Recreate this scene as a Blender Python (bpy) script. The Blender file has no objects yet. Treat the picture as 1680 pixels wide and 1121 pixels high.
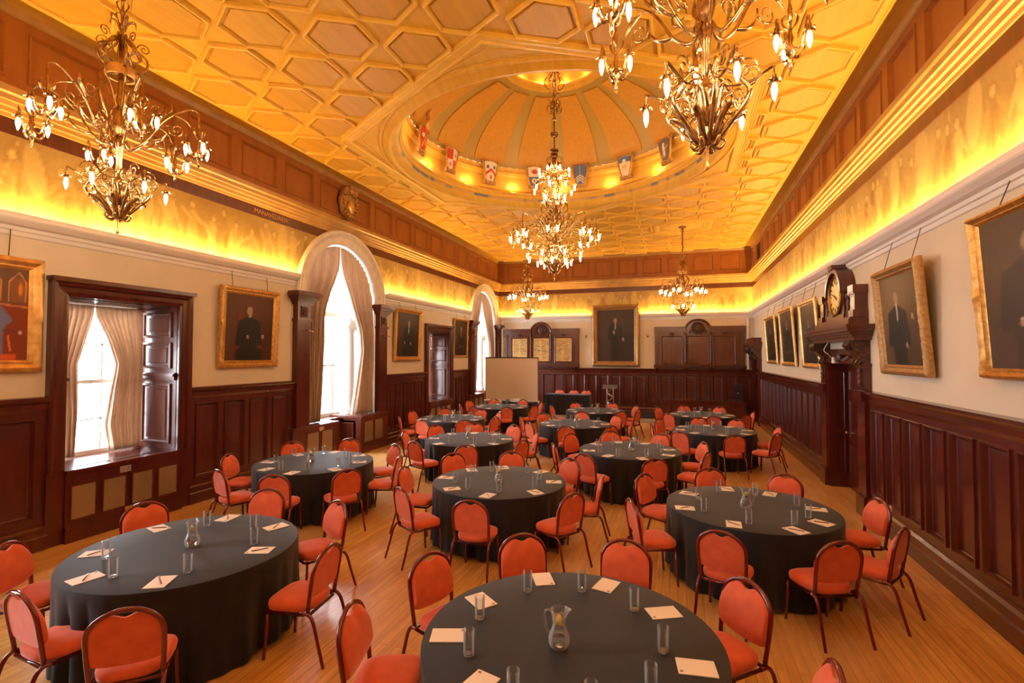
import bpy, bmesh, math, random
import numpy as np
from mathutils import Vector, Matrix
from mathutils.geometry import delaunay_2d_cdt

random.seed(7)
PI = math.pi
W, D, YB, H = 10.64, 21.52, -0.86, 6.77      # room: width, far wall, back wall, ceiling height (metres)
CX, CY = 5.32, 10.34                          # middle of the room, under the dome
sc = bpy.context.scene
COL = sc.collection

# ------------------------------------------------------------------ mesh builder
class MB:
    def __init__(self):
        self.v = []; self.f = []; self.m = []; self.c = []
        self.mi = 0
        self.col = (1, 1, 1)
    def add(self, vs, fs):
        o = len(self.v)
        self.v += [tuple(p) for p in vs]
        self.c += [self.col] * len(vs)
        for f in fs:
            self.f.append([i + o for i in f]); self.m.append(self.mi)
    def box(self, x0, x1, y0, y1, z0, z1):
        vs = [(x, y, z) for x in (x0, x1) for y in (y0, y1) for z in (z0, z1)]
        self.add(vs, [(0, 1, 3, 2), (4, 6, 7, 5), (0, 4, 5, 1), (2, 3, 7, 6), (0, 2, 6, 4), (1, 5, 7, 3)])
    def loops(self, rings, close=True, cap0=False, cap1=False):
        n = len(rings[0]); o = len(self.v)
        for r in rings:
            self.v += [tuple(p) for p in r]; self.c += [self.col] * n
        for i in range(len(rings) - 1):
            for j in range(n if close else n - 1):
                k = (j + 1) % n
                self.f.append([o + i * n + j, o + i * n + k, o + (i + 1) * n + k, o + (i + 1) * n + j]); self.m.append(self.mi)
        if cap0: self.f.append([o + j for j in range(n)][::-1]); self.m.append(self.mi)
        if cap1: self.f.append([o + (len(rings) - 1) * n + j for j in range(n)]); self.m.append(self.mi)
    def lathe(self, prof, c=(0, 0, 0), seg=24, cap0=False, cap1=False, M=None):
        rings = []
        for r, z in prof:
            ring = [Vector((r * math.cos(2 * PI * k / seg), r * math.sin(2 * PI * k / seg), z)) for k in range(seg)]
            if M is not None: ring = [M @ p for p in ring]
            rings.append([p + Vector(c) for p in ring])
        self.loops(rings, True, cap0, cap1)
    def tube(self, pts, r, seg=6, caps=True, flat=1.0):
        pts = [Vector(p) for p in pts]; n = len(pts)
        rs = r if isinstance(r, (list, tuple)) else [r] * n
        t0 = (pts[1] - pts[0]).normalized()
        ref = Vector((0, 0, 1)) if abs(t0.z) < .9 else Vector((1, 0, 0))
        nrm = t0.cross(ref).normalized(); rings = []
        for i in range(n):
            t = (pts[min(i + 1, n - 1)] - pts[max(i - 1, 0)]).normalized()
            nrm = (nrm - t * nrm.dot(t))
            nrm = nrm.normalized() if nrm.length > 1e-6 else t.orthogonal().normalized()
            b = t.cross(nrm)
            rings.append([pts[i] + nrm * (rs[i] * flat * math.cos(2 * PI * k / seg)) + b * (rs[i] * math.sin(2 * PI * k / seg)) for k in range(seg)])
        self.loops(rings, True, caps, caps)
    def ball(self, c, rx, ry=None, rz=None, seg=10, rings=6):
        ry = rx if ry is None else ry; rz = rx if rz is None else rz
        R = []
        for i in range(rings + 1):
            a = -PI / 2 + PI * i / rings
            q = max(math.cos(a), .02)
            R.append([(c[0] + rx * q * math.cos(2 * PI * k / seg), c[1] + ry * q * math.sin(2 * PI * k / seg), c[2] + rz * math.sin(a)) for k in range(seg)])
        self.loops(R, True, True, True)
    def build(self, name, mats, parent=None, smooth=False, colors=False, recalc=True, mods=None):
        me = bpy.data.meshes.new(name)
        me.from_pydata(self.v, [], self.f)
        if not isinstance(mats, (list, tuple)): mats = [mats]
        for m in mats: me.materials.append(m)
        if len(mats) > 1: me.polygons.foreach_set('material_index', self.m)
        if smooth: me.polygons.foreach_set('use_smooth', [True] * len(self.f))
        if colors:
            at = me.color_attributes.new('Col', 'FLOAT_COLOR', 'POINT')
            a = np.ones((len(self.v), 4), dtype=np.float32); a[:, :3] = np.array(self.c, dtype=np.float32).reshape(-1, 3)
            at.data.foreach_set('color', a.ravel())
        me.update()
        if recalc:
            b = bmesh.new(); b.from_mesh(me); bmesh.ops.recalc_face_normals(b, faces=b.faces); b.to_mesh(me); b.free()
        if smooth == 'auto':
            me.set_sharp_from_angle(angle=math.radians(38))
        o = bpy.data.objects.new(name, me); COL.objects.link(o)
        if parent: o.parent = parent
        return o

def tag(o, label=None, cat=None, group=None, kind=None):
    if label: o['label'] = label
    if cat: o['category'] = cat
    if group: o['group'] = group
    if kind: o['kind'] = kind
    return o
def empty(name, loc=(0, 0, 0), rz=0, label=None, cat=None, group=None, kind=None):
    o = bpy.data.objects.new(name, None); COL.objects.link(o)
    o.location = loc; o.rotation_euler = (0, 0, rz); o.empty_display_size = .1
    return tag(o, label, cat, group, kind)
def copy_tree(o, parent=None):
    c = o.copy(); COL.objects.link(c); c.parent = parent
    for ch in [x for x in bpy.data.objects if x.parent == o]: copy_tree(ch, c)
    return c
def catmull(pts, n=6):
    pts = [Vector(p) for p in pts]; P = [2 * pts[0] - pts[1]] + pts + [2 * pts[-1] - pts[-2]]; out = []
    for i in range(1, len(P) - 2):
        for k in range(n):
            t = k / n; a, b, c, d = P[i - 1], P[i], P[i + 1], P[i + 2]
            out.append(.5 * ((2 * b) + (c - a) * t + (2 * a - 5 * b + 4 * c - d) * t * t + (3 * b - a - 3 * c + d) * t ** 3))
    out.append(pts[-1]); return out
def interp(x, xs, ys): return float(np.interp(x, xs, ys))

# ------------------------------------------------------------------ materials
def mat(name, base, rough=.5, metal=0, spec=.5, **kw):
    m = bpy.data.materials.new(name); m.use_nodes = True
    b = m.node_tree.nodes['Principled BSDF']
    b.inputs['Base Color'].default_value = (*base, 1); b.inputs['Roughness'].default_value = rough
    b.inputs['Metallic'].default_value = metal; b.inputs['Specular IOR Level'].default_value = spec
    for k, v in kw.items():
        k = k.replace('_', ' ')
        b.inputs[k].default_value = v if not (isinstance(v, tuple) and len(v) == 3) else (*v, 1)
    return m
def noise_mix(m, c1, c2, scale=(1, 1, 1), ns=4, detail=6, lo=.35, hi=.65, bump=0, bscale=None, rough=None, dist=0):
    nt = m.node_tree; N = nt.nodes; L = nt.links; b = N['Principled BSDF']
    tc = N.new('ShaderNodeTexCoord'); mp = N.new('ShaderNodeMapping'); mp.inputs['Scale'].default_value = scale
    no = N.new('ShaderNodeTexNoise'); no.inputs['Scale'].default_value = ns; no.inputs['Detail'].default_value = detail
    no.inputs['Distortion'].default_value = dist
    L.new(tc.outputs['Object'], mp.inputs[0]); L.new(mp.outputs[0], no.inputs['Vector'])
    r = N.new('ShaderNodeValToRGB'); r.color_ramp.elements[0].position = lo; r.color_ramp.elements[1].position = hi
    r.color_ramp.elements[0].color = (*c1, 1); r.color_ramp.elements[1].color = (*c2, 1)
    L.new(no.outputs['Fac'], r.inputs[0]); L.new(r.outputs[0], b.inputs['Base Color'])
    if bump:
        bn = N.new('ShaderNodeBump'); bn.inputs['Strength'].default_value = bump; bn.inputs['Distance'].default_value = .01
        src = no
        if bscale:
            src = N.new('ShaderNodeTexNoise'); src.inputs['Scale'].default_value = bscale; src.inputs['Detail'].default_value = 4
            L.new(tc.outputs['Object'], src.inputs['Vector'])
        L.new(src.outputs['Fac'], bn.inputs['Height']); L.new(bn.outputs[0], b.inputs['Normal'])
    return m
M = {}
M['mahogany'] = noise_mix(mat('mahogany', (.1, .02, .01), .27, Coat_Weight=.35, Coat_Roughness=.12), (.066, .0085, .0055), (.092, .013, .007), (3, 3, .5), 3, 5, .3, .7)
M['mahogany_mid'] = noise_mix(mat('mahogany_mid', (.1, .02, .01), .3, Coat_Weight=.3, Coat_Roughness=.15), (.075, .016, .009), (.13, .030, .015), (3, 3, .5), 4, 6, .3, .7)
M['carved'] = noise_mix(mat('carved_wood', (.06, .02, .01), .35), (.02, .008, .006), (.12, .04, .02), (1, 1, 1), 22, 5, .35, .65, bump=.5)
M['band'] = noise_mix(mat('oak_band', (.4, .15, .04), .42), (.27, .085, .014), (.34, .115, .020), (2, 2, .4), 3, 6, .3, .7)
M['band_mould'] = noise_mix(mat('oak_moulding', (.6, .3, .1), .4), (.38, .20, .05), (.48, .26, .07), (1, 1, 1), 3, 6)
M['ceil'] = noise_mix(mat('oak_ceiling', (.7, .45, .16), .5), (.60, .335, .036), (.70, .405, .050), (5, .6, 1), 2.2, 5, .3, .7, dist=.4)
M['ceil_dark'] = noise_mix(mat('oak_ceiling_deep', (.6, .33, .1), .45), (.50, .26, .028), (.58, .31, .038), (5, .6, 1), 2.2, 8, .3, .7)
M['ceil_lit_edge'] = noise_mix(mat('oak_ceiling_lit_edge', (.7, .45, .16), .36), (.74, .45, .075), (.82, .52, .10), (2, 2, 1), 2, 3)  # lighter oak: LED grazing light on the moulding edges put into the colour
M['dome_panel'] = noise_mix(mat('dome_panel_oak', (.6, .3, .06), .5), (.52, .26, .028), (.58, .29, .036), (5, 5, .6), 3, 4)
M['dome_stripe'] = noise_mix(mat('dome_painted_band', (.5, .38, .13), .55), (.40, .27, .055), (.47, .34, .14), (.25, .25, .25), 1.2, 3, .4, .65)
M['frieze_blue'] = noise_mix(mat('painted_frieze', (.3, .3, .25), .5), (.50, .29, .08), (.12, .14, .20), (1, 1, .01), 2.2, 2, .52, .56)
M['cream'] = noise_mix(mat('cream_plaster', (.76, .56, .36), .75), (.70, .60, .46), (.77, .67, .52), (1, 1, 1), 1.5, 5, .3, .7, bump=.18, bscale=60)
M['ledge'] = mat('ledge_paint', (.85, .80, .76), .45)
M['archwhite'] = noise_mix(mat('stone_white', (.8, .7, .58), .55), (.78, .69, .58), (.86, .79, .68), (1, 1, 1), 6, 4)
M['gold'] = noise_mix(mat('gilt', (.7, .42, .14), .38, .75), (.44, .24, .065), (.72, .44, .15), (1, 1, 1), 26, 3, .3, .7, bump=.30)
M['gold_plain'] = noise_mix(mat('gilt_plain', (.8, .5, .2), .33, .8), (.62, .36, .11), (.88, .58, .24), (1, 1, 1), 8, 3)
M['gold_dull'] = noise_mix(mat('gilt_dull', (.5, .3, .12), .5, .6), (.34, .19, .07), (.54, .33, .13), (1, 1, 1), 24, 3, .3, .7, bump=.30)
M['brass'] = noise_mix(mat('brass', (.55, .36, .15), .24, .95), (.28, .15, .055), (.62, .40, .17), (1, 1, 1), 14, 3)
M['bronze'] = mat('dark_brass', (.34, .21, .10), .28, .95)
M['bulb'] = mat('lit_candle_bulb', (1, .8, .5), .3, Emission_Color=(1, .82, .56), Emission_Strength=112.0)
M['fabric'] = noise_mix(mat('red_velvet', (.6, .08, .03), .8, spec=.25, Sheen_Weight=.9, Sheen_Roughness=.38, Sheen_Tint=(1, .55, .50)), (.62, .110, .048), (.72, .150, .068), (1, 1, 1), 9, 4, .3, .7)
M['frame'] = mat('maroon_tube', (.15, .008, .010), .16, Coat_Weight=.5)
M['cloth'] = noise_mix(mat('black_cloth', (.03, .03, .033), .66, spec=.25, Sheen_Weight=.14, Sheen_Roughness=.5), (.0085, .0085, .012), (.012, .012, .0155), (1, 1, 1), 6, 3)
M['paper'] = mat('white_paper', (.82, .76, .70), .7)
M['ink'] = mat('dark_print', (.08, .07, .07), .6)
M['pen'] = mat('dark_pen', (.10, .018, .015), .3)
M['solid_glass'] = mat('clear_glass', (1, 1, 1), .02, Transmission_Weight=1.0, IOR=1.45)
def thin_glass():
    m = bpy.data.materials.new('clear_glass'); m.use_nodes = True; nt = m.node_tree; N = nt.nodes; L = nt.links; N.remove(N['Principled BSDF'])
    tr = N.new('ShaderNodeBsdfTransparent'); tr.inputs[0].default_value = (.975, .98, .98, 1); gl = N.new('ShaderNodeBsdfGlossy'); gl.inputs['Roughness'].default_value = .03
    lw = N.new('ShaderNodeLayerWeight'); lw.inputs[0].default_value = .30; mp = N.new('ShaderNodeMapRange'); mp.inputs[3].default_value = .03; mp.inputs[4].default_value = .75
    mx = N.new('ShaderNodeMixShader'); L.new(lw.outputs['Fresnel'], mp.inputs[0]); L.new(mp.outputs[0], mx.inputs[0]); L.new(tr.outputs[0], mx.inputs[1]); df = N.new('ShaderNodeBsdfDiffuse'); df.inputs[0].default_value = (.9, .9, .9, 1); m2 = N.new('ShaderNodeMixShader'); m2.inputs[0].default_value = .35; L.new(gl.outputs[0], m2.inputs[1]); L.new(df.outputs[0], m2.inputs[2]); L.new(m2.outputs[0], mx.inputs[2])  # white diffuse at glancing angles paints in the bright rim highlights
    L.new(mx.outputs[0], N['Material Output'].inputs[0]); return m
M['glass'] = thin_glass()
M['water'] = mat('water', (1, 1, 1), .0, Transmission_Weight=1.0, IOR=1.33)
M['dial'] = mat('gilt_dial', (.85, .52, .12), .4, .25)
M['lemon'] = mat('lemon', (.95, .62, .03), .45, Emission_Color=(0, 0, 0))
M['lemon_flesh'] = mat('lemon_flesh', (.95, .80, .25), .4)
M['pane'] = mat('window_glass', (1, 1, 1), .0, spec=.4, Alpha=.12)
M['white_paint'] = mat('white_paint', (.80, .76, .70), .4)
M['curtain'] = noise_mix(mat('beige_damask', (.5, .34, .24), .75, Sheen_Weight=.3), (.60, .44, .33), (.70, .54, .42), (1, 1, .5), 16, 5, .4, .6)
def translucent(m, col, k):
    nt = m.node_tree; N = nt.nodes; L = nt.links; t = N.new('ShaderNodeBsdfTranslucent'); t.inputs[0].default_value = (*col, 1); x = N.new('ShaderNodeMixShader'); x.inputs[0].default_value = k
    L.new(N['Principled BSDF'].outputs[0], x.inputs[1]); L.new(t.outputs[0], x.inputs[2]); L.new(x.outputs[0], N['Material Output'].inputs[0])
translucent(M['curtain'], (.62, .47, .35), .38)
M['screen'] = mat('screen_fabric', (.80, .66, .54), .8)
M['black'] = mat('black_plastic', (.015, .015, .017), .45)
M['chrome'] = mat('aluminium', (.75, .75, .76), .25, .9)
M['acrylic'] = mat('smoked_acrylic', (.25, .22, .2), .1, spec=.6, Alpha=.6)
M['steel'] = mat('socket_steel', (.75, .68, .6), .3, .7)
M['brass_plate'] = mat('brass_plate', (.9, .62, .12), .3, .7)
M['grey'] = mat('grey_board', (.33, .32, .30), .6)
M['carpet'] = mat('dark_carpet', (.03, .012, .012), .9)
M['wire'] = mat('dark_wire', (.06, .045, .035), .5, .4)
M['void'] = mat('dark_recess', (.012, .006, .005), .8)
M['blue'] = mat('blue_box', (.08, .16, .32), .5)
def colmat(name, rough=.6, spec=.4, coat=0):
    m = mat(name, (1, 1, 1), rough, 0, spec, Coat_Weight=coat, Coat_Roughness=.2)
    a = m.node_tree.nodes.new('ShaderNodeVertexColor'); a.layer_name = 'Col'
    m.node_tree.links.new(a.outputs[0], m.node_tree.nodes['Principled BSDF'].inputs['Base Color']); return m
M['canvas'] = colmat('oil_canvas', .5, .25, .08)
M['mural'] = colmat('mural_canvas', .7)
M['heraldry'] = colmat('painted_shield', .4)

def floor_mat():
    m = mat('oak_floor', (.6, .3, .1), .3, Coat_Weight=.2, Coat_Roughness=.18); nt = m.node_tree; N = nt.nodes; L = nt.links; b = N['Principled BSDF']
    tc = N.new('ShaderNodeTexCoord'); mp = N.new('ShaderNodeMapping'); mp.inputs['Rotation'].default_value = (0, 0, PI / 2)
    L.new(tc.outputs['Object'], mp.inputs[0])
    br = N.new('ShaderNodeTexBrick'); br.inputs['Scale'].default_value = 1; br.inputs['Brick Width'].default_value = 1.9; br.inputs['Row Height'].default_value = .082
    br.inputs['Mortar Size'].default_value = .0022; br.inputs['Mortar Smooth'].default_value = .3; br.inputs['Bias'].default_value = 0
    br.inputs['Color1'].default_value = (.80, .44, .105, 1); br.inputs['Color2'].default_value = (.64, .31, .060, 1); br.inputs['Mortar'].default_value = (.16, .06, .015, 1)
    br.offset = .37
    L.new(mp.outputs[0], br.inputs['Vector'])
    m2 = N.new('ShaderNodeMapping'); m2.inputs['Scale'].default_value = (14, .9, 1); L.new(tc.outputs['Object'], m2.inputs[0])
    no = N.new('ShaderNodeTexNoise'); no.inputs['Scale'].default_value = 2.5; no.inputs['Detail'].default_value = 8; L.new(m2.outputs[0], no.inputs['Vector'])
    n2 = N.new('ShaderNodeTexNoise'); n2.inputs['Scale'].default_value = .55; n2.inputs['Detail'].default_value = 4; L.new(tc.outputs['Object'], n2.inputs['Vector'])
    r1 = N.new('ShaderNodeValToRGB'); r1.color_ramp.elements[0].color = (.72, .68, .62, 1); r1.color_ramp.elements[1].color = (1.1, 1.1, 1.1, 1)
    r1.color_ramp.elements[0].position = .3; r1.color_ramp.elements[1].position = .7; L.new(no.outputs['Fac'], r1.inputs[0])
    mx = N.new('ShaderNodeMix'); mx.data_type = 'RGBA'; mx.blend_type = 'MULTIPLY'; mx.inputs['Factor'].default_value = 1
    L.new(br.outputs['Color'], mx.inputs[6]); L.new(r1.outputs[0], mx.inputs[7])
    r2 = N.new('ShaderNodeValToRGB'); r2.color_ramp.elements[0].position = .42; r2.color_ramp.elements[1].position = .62
    r2.color_ramp.elements[0].color = (0, 0, 0, 1); r2.color_ramp.elements[1].color = (.45, .45, .45, 1); L.new(n2.outputs['Fac'], r2.inputs[0])
    m3 = N.new('ShaderNodeMix'); m3.data_type = 'RGBA'; L.new(r2.outputs[0], m3.inputs['Factor'])
    L.new(mx.outputs[2], m3.inputs[6]); m3.inputs[7].default_value = (.64, .44, .24, 1)
    L.new(m3.outputs[2], b.inputs['Base Color'])
    bp = N.new('ShaderNodeBump'); bp.inputs['Strength'].default_value = .25; bp.inputs['Distance'].default_value = .004
    L.new(br.outputs['Fac'], bp.inputs['Height']); bp.invert = True; L.new(bp.outputs[0], b.inputs['Normal'])
    return m
M['floor'] = floor_mat()
def gold_list_mat():
    m = mat('gilded_name_list', (.75, .5, .2), .45, .3); nt = m.node_tree; N = nt.nodes; L = nt.links; b = N['Principled BSDF']
    tc = N.new('ShaderNodeTexCoord'); mp = N.new('ShaderNodeMapping'); mp.inputs['Rotation'].default_value = (PI / 2, 0, 0)
    L.new(tc.outputs['Object'], mp.inputs[0])
    br = N.new('ShaderNodeTexBrick'); br.inputs['Scale'].default_value = 1; br.inputs['Brick Width'].default_value = .16; br.inputs['Row Height'].default_value = .035
    br.inputs['Mortar Size'].default_value = .009; br.inputs['Color1'].default_value = (.10, .05, .02, 1); br.inputs['Color2'].default_value = (.60, .34, .09, 1)
    br.inputs['Mortar'].default_value = (.66, .39, .11, 1); br.offset = .33
    L.new(mp.outputs[0], br.inputs['Vector']); L.new(br.outputs['Color'], b.inputs['Base Color']); return m
M['goldlist'] = gold_list_mat()
def lattice_mat():
    m = mat('brass_lattice', (.5, .35, .18), .4, .5); nt = m.node_tree; N = nt.nodes; L = nt.links; b = N['Principled BSDF']
    tc = N.new('ShaderNodeTexCoord'); wv = N.new('ShaderNodeTexWave'); wv.bands_direction = 'DIAGONAL'; wv.inputs['Scale'].default_value = 22; wv.inputs['Distortion'].default_value = .4
    L.new(tc.outputs['Object'], wv.inputs['Vector']); r = N.new('ShaderNodeValToRGB')
    r.color_ramp.elements[0].color = (.20, .12, .07, 1); r.color_ramp.elements[1].color = (.50, .38, .24, 1); L.new(wv.outputs['Fac'], r.inputs[0]); L.new(r.outputs[0], b.inputs['Base Color']); return m
M['lattice'] = lattice_mat()

# ------------------------------------------------------------------ wall coordinate frames: P(s, z, d) -> world, d = distance out from the wall
WALLS = {'left': lambda s, z, d: (d, s, z), 'right': lambda s, z, d: (W - d, s, z),
         'end': lambda s, z, d: (s, D - d, z), 'back': lambda s, z, d: (s, YB + d, z)}
def wbox(mb, P, s0, s1, z0, z1, d0, d1):
    vs = [P(s, z, d) for s in (s0, s1) for z in (z0, z1) for d in (d0, d1)]
    mb.add(vs, [(0, 1, 3, 2), (4, 6, 7, 5), (0, 4, 5, 1), (2, 3, 7, 6), (0, 2, 6, 4), (1, 5, 7, 3)])
def wextr(mb, P, prof, s0, s1, m0=0, m1=0):
    """run a moulding profile [(d,z)] along a wall; m0/m1 = +1 mitre at an inside corner"""
    A = [P(s0 + m0 * d, z, d) for d, z in prof]; B = [P(s1 - m1 * d, z, d) for d, z in prof]
    mb.loops([A, B], True, True, True)
def panel(mb, P, s0, s1, z0, z1, loops, fill=True):
    R = []
    for ins, d in loops:
        R.append([P(s0 + ins, z0 + ins, d), P(s1 - ins, z0 + ins, d), P(s1 - ins, z1 - ins, d), P(s0 + ins, z1 - ins, d)])
    mb.loops(R, True, False, fill)
def panelling(mb, P, s0, s1, z0, z1, edges, pz0, pz1, gap, dsurf, loops):
    """framed panelling from s0..s1: stiles centred on edges; panels between them"""
    wbox(mb, P, s0, s1, pz1, z1, 0, dsurf); wbox(mb, P, s0, s1, z0, pz0, 0, dsurf)
    cur = s0
    for a, b in edges:
        wbox(mb, P, cur, a, pz0, pz1, 0, dsurf); panel(mb, P, a, b, pz0, pz1, loops); cur = b
    wbox(mb, P, cur, s1, pz0, pz1, 0, dsurf)
def split(s0, s1, n, gap, end=None):
    end = gap / 2 if end is None else end
    w = (s1 - s0 - 2 * end) / n
    return [(s0 + end + i * w + gap / 2, s0 + end + (i + 1) * w - gap / 2) for i in range(n)]
WLOOP = [(0, .05), (.004, .070), (.020, .070), (.032, .048), (.046, .018), (.060, .010), (.085, .012)]

SKIRT = [(0, 0), (.11, 0), (.11, .17), (.095, .19), (.09, .27), (.06, .30), (.055, .33), (0, .33)]
CAP = [(0, 1.76), (.055, 1.76), (.07, 1.80), (.075, 1.86), (.11, 1.89), (.13, 1.92), (.13, 1.95), (0, 1.955)]
LEDGE = [(0, 3.97), (.02, 3.98), (.03, 4.03), (.05, 4.04), (.05, 4.085), (.11, 4.10), (.13, 4.12), (.16, 4.15), (.17, 4.17), (.17, 4.235), (.15, 4.235), (.15, 4.20), (0, 4.20)]
BANDM = [(0, 5.40), (.05, 5.41), (.06, 5.45), (.09, 5.46), (.10, 5.51), (.13, 5.52), (.145, 5.57), (.17, 5.58), (.18, 5.64), (.21, 5.66), (.22, 5.73), (.20, 5.75), (0, 5.76)]
CROWN = [(0, 6.62), (.03, 6.63), (.04, 6.67), (.07, 6.69), (.09, 6.73), (.10, 6.77), (0, 6.77)]
TABLES = {1: [7.16, 3.09], 2: [3.58, 3.41], 3: [8.58, 6.35], 4: [5.44, 6.56], 5: [2.18, 6.74], 6: [3.69, 9.6], 7: [6.95, 9.46], 8: [1.87, 12.55], 9: [2.13, 15.95], 10: [5.31, 12.62], 11: [5.33, 15.77], 12: [8.59, 12.55], 13: [8.47, 15.7]}
CHAIRS = {1: [[-167, 1.41], [-3, 1.41], [38, 1.41], [81, 1.41], [119, 1.42], [155, 1.41]], 2: [[-150, 1.41], [-95, 1.41], [-53, 1.43], [6, 1.41], [62, 1.41], [109, 1.47], [158, 1.41]], 3: [[-155, 1.41], [-107, 1.41], [-67, 1.41], [-30, 1.41], [14, 1.41], [65, 1.41], [104, 1.41], [150, 1.41]], 4: [[-172, 1.41], [-125, 1.46], [-83, 1.41], [-33, 1.41], [10, 1.41], [58, 1.41], [101, 1.44], [141, 1.5]], 5: [[-161, 1.41], [-112, 1.44], [-72, 1.41], [-32, 1.41], [12, 1.41], [57, 1.41], [105, 1.48], [146, 1.45]], 6: [[-170, 1.41], [-114, 1.41], [-70, 1.41], [-22, 1.41], [24, 1.41], [70, 1.5], [109, 1.5], [146, 1.48]], 8: [[-144, 1.41], [-96, 1.41], [-52, 1.41], [-10, 1.41], [39, 1.41], [76, 1.41], [123, 1.48], [167, 1.43]], 9: [[-150, 1.41], [-105, 1.5], [-64, 1.41], [-23, 1.43], [31, 1.41], [75, 1.41], [121, 1.5], [160, 1.5]], 7: [[-161, 1.41], [-115, 1.41], [-69, 1.41], [-22, 1.41], [22, 1.41], [69, 1.41], [112, 1.41], [151, 1.45]], 10: [[-173, 1.41], [-130, 1.41], [-87, 1.45], [-46, 1.5], [-4, 1.44], [49, 1.41], [94, 1.5], [141, 1.41]], 11: [[-50, 1.41], [-17, 1.41], [31, 1.41], [74, 1.41], [127, 1.41], [-178, 1.41], [-98, 1.42]], 12: [[-167, 1.41], [-120, 1.5], [-78, 1.5], [-40, 1.5], [8, 1.41], [63, 1.41], [101, 1.41], [153, 1.41]], 13: [[-130, 1.41], [-80, 1.41], [-38, 1.41], [7, 1.41], [66, 1.45], [108, 1.5], [154, 1.41]]}
ITEMS = {1: {"p": [[-0.36, 0.7], [0.12, 0.75], [0.54, 0.47], [0.73, -0.09], [-0.69, 0.23], [-0.72, -0.24], [-0.37, -0.61]], "g": [[-0.42, 0.48], [-0.04, 0.61], [0.35, 0.45], [0.55, 0.01], [-0.61, 0.01], [-0.52, -0.38], [-0.16, -0.65], [0.5, -0.38], [0.23, -0.62]], "j": [-0.04, -0.14]}, 2: {"p": [[-0.71, 0.25], [-0.33, 0.71], [0.36, 0.66], [0.69, 0.13], [0.46, -0.6], [-0.15, -0.74], [-0.61, -0.38]], "g": [[-0.34, 0.47], [0.19, 0.54], [0.51, 0.24], [0.49, -0.4], [0.02, -0.65], [-0.42, -0.42]], "j": [0.03, 0.01]}, 3: {"p": [[-0.65, 0.35], [-0.18, 0.73], [0.31, 0.64], [0.7, 0.13], [0.63, -0.38], [0.33, -0.72], [-0.24, -0.72], [-0.71, -0.3]], "g": [[-0.55, 0.14], [-0.29, 0.57], [0.13, 0.54], [0.52, 0.2], [0.54, -0.24], [0.35, -0.54], [-0.09, -0.65], [-0.51, -0.35]], "j": [-0.05, -0.09]}, 4: {"p": [[-0.61, 0.45], [-0.2, 0.75], [0.42, 0.66], [0.74, 0.15], [0.64, -0.43], [0.12, -0.76], [-0.43, -0.62], [-0.76, -0.1]], "g": [[-0.54, -0.28], [-0.5, 0.23], [-0.29, 0.47], [0.24, 0.56], [0.53, 0.2], [0.58, -0.24], [0.2, -0.57], [-0.23, -0.56]], "j": [0.03, -0.1]}, 5: {"p": [[-0.65, 0.35], [-0.2, 0.75], [0.39, 0.63], [0.72, 0.19], [0.68, -0.37], [0.23, -0.76], [-0.31, -0.7], [-0.67, -0.28]], "g": [[-0.46, -0.35], [-0.53, 0.13], [-0.25, 0.52], [0.24, 0.49], [0.61, -0.2], [0.33, -0.56], [-0.08, -0.65], [0.58, 0.18]], "j": [-0.01, -0.08]}, 6: {"p": [[-0.63, 0.46], [-0.2, 0.73], [0.33, 0.69], [0.74, 0.2], [0.68, -0.4], [0.34, -0.75], [-0.34, -0.75], [-0.71, -0.2]], "g": [[-0.52, 0.28], [-0.5, -0.33], [-0.13, -0.66], [0.37, -0.62], [0.63, -0.22], [0.55, 0.23], [0.16, 0.59]], "j": [-0.02, -0.03]}, 7: {"p": [[-0.66, 0.35], [-0.28, 0.71], [0.24, 0.72], [0.69, 0.2], [0.69, -0.32], [0.28, -0.77], [-0.3, -0.72], [-0.69, -0.35]], "g": [[-0.6, 0.1], [-0.34, 0.5], [0.08, 0.61], [0.51, 0.31], [0.58, -0.15], [0.34, -0.63], [-0.13, -0.73], [-0.48, -0.44]], "j": [0.05, -0.09]}}
# ------------------------------------------------------------------ room shell
RW = [(4.45, 6.02, .96, 3.28), (14.66, 16.23, .96, 3.28)]       # the two square-headed windows
ARCH = [.93, CY, 19.75]; AR = 1.36; SPR = 3.85                   # arched windows: centres, inner radius, springing height
DOORS = [(9.45, 11.05), (19.95, 21.15)]; DH = 2.36

def cdt_wall(name, P, s0, s1, z0, z1, holes, material, d=0):
    vs = [Vector((s0, z0)), Vector((s1, z0)), Vector((s1, z1)), Vector((s0, z1))]; fs = [[0, 1, 2, 3]]; edges = []
    edges += [(0, 1), (1, 2), (2, 3), (3, 0)]
    for h in holes:
        o = len(vs); vs += [Vector(p) for p in h]; edges += [(o + i, o + (i + 1) % len(h)) for i in range(len(h))]
    V, E_, F, _, _, _ = delaunay_2d_cdt(vs, edges, [], 1, 1e-5)
    def inside(p, poly):
        c = False; n = len(poly)
        for i in range(n):
            a, b = poly[i], poly[(i + 1) % n]
            if (a[1] > p[1]) != (b[1] > p[1]) and p[0] < (b[0] - a[0]) * (p[1] - a[1]) / (b[1] - a[1]) + a[0]: c = not c
        return c
    mb = MB(); F2 = []
    for f in F:
        cx = sum(V[i][0] for i in f) / len(f); cz = sum(V[i][1] for i in f) / len(f)
        if any(inside((cx, cz), h) for h in holes): continue
        F2.append(f)
    mb.add([P(v[0], v[1], d) for v in V], F2)
    return mb.build(name, material, recalc=False)
def rect_h(a, b, c, d): return [(a, c), (b, c), (b, d), (a, d)]
def arch_h(c, r=AR, z0=.0):
    return [(c - r, z0), (c + r, z0)] + [(c + r * math.cos(PI * k / 32), SPR + r * math.sin(PI * k / 32)) for k in range(33)]
PL, PR, PE, PB = (WALLS[k] for k in ('left', 'right', 'end', 'back'))
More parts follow.
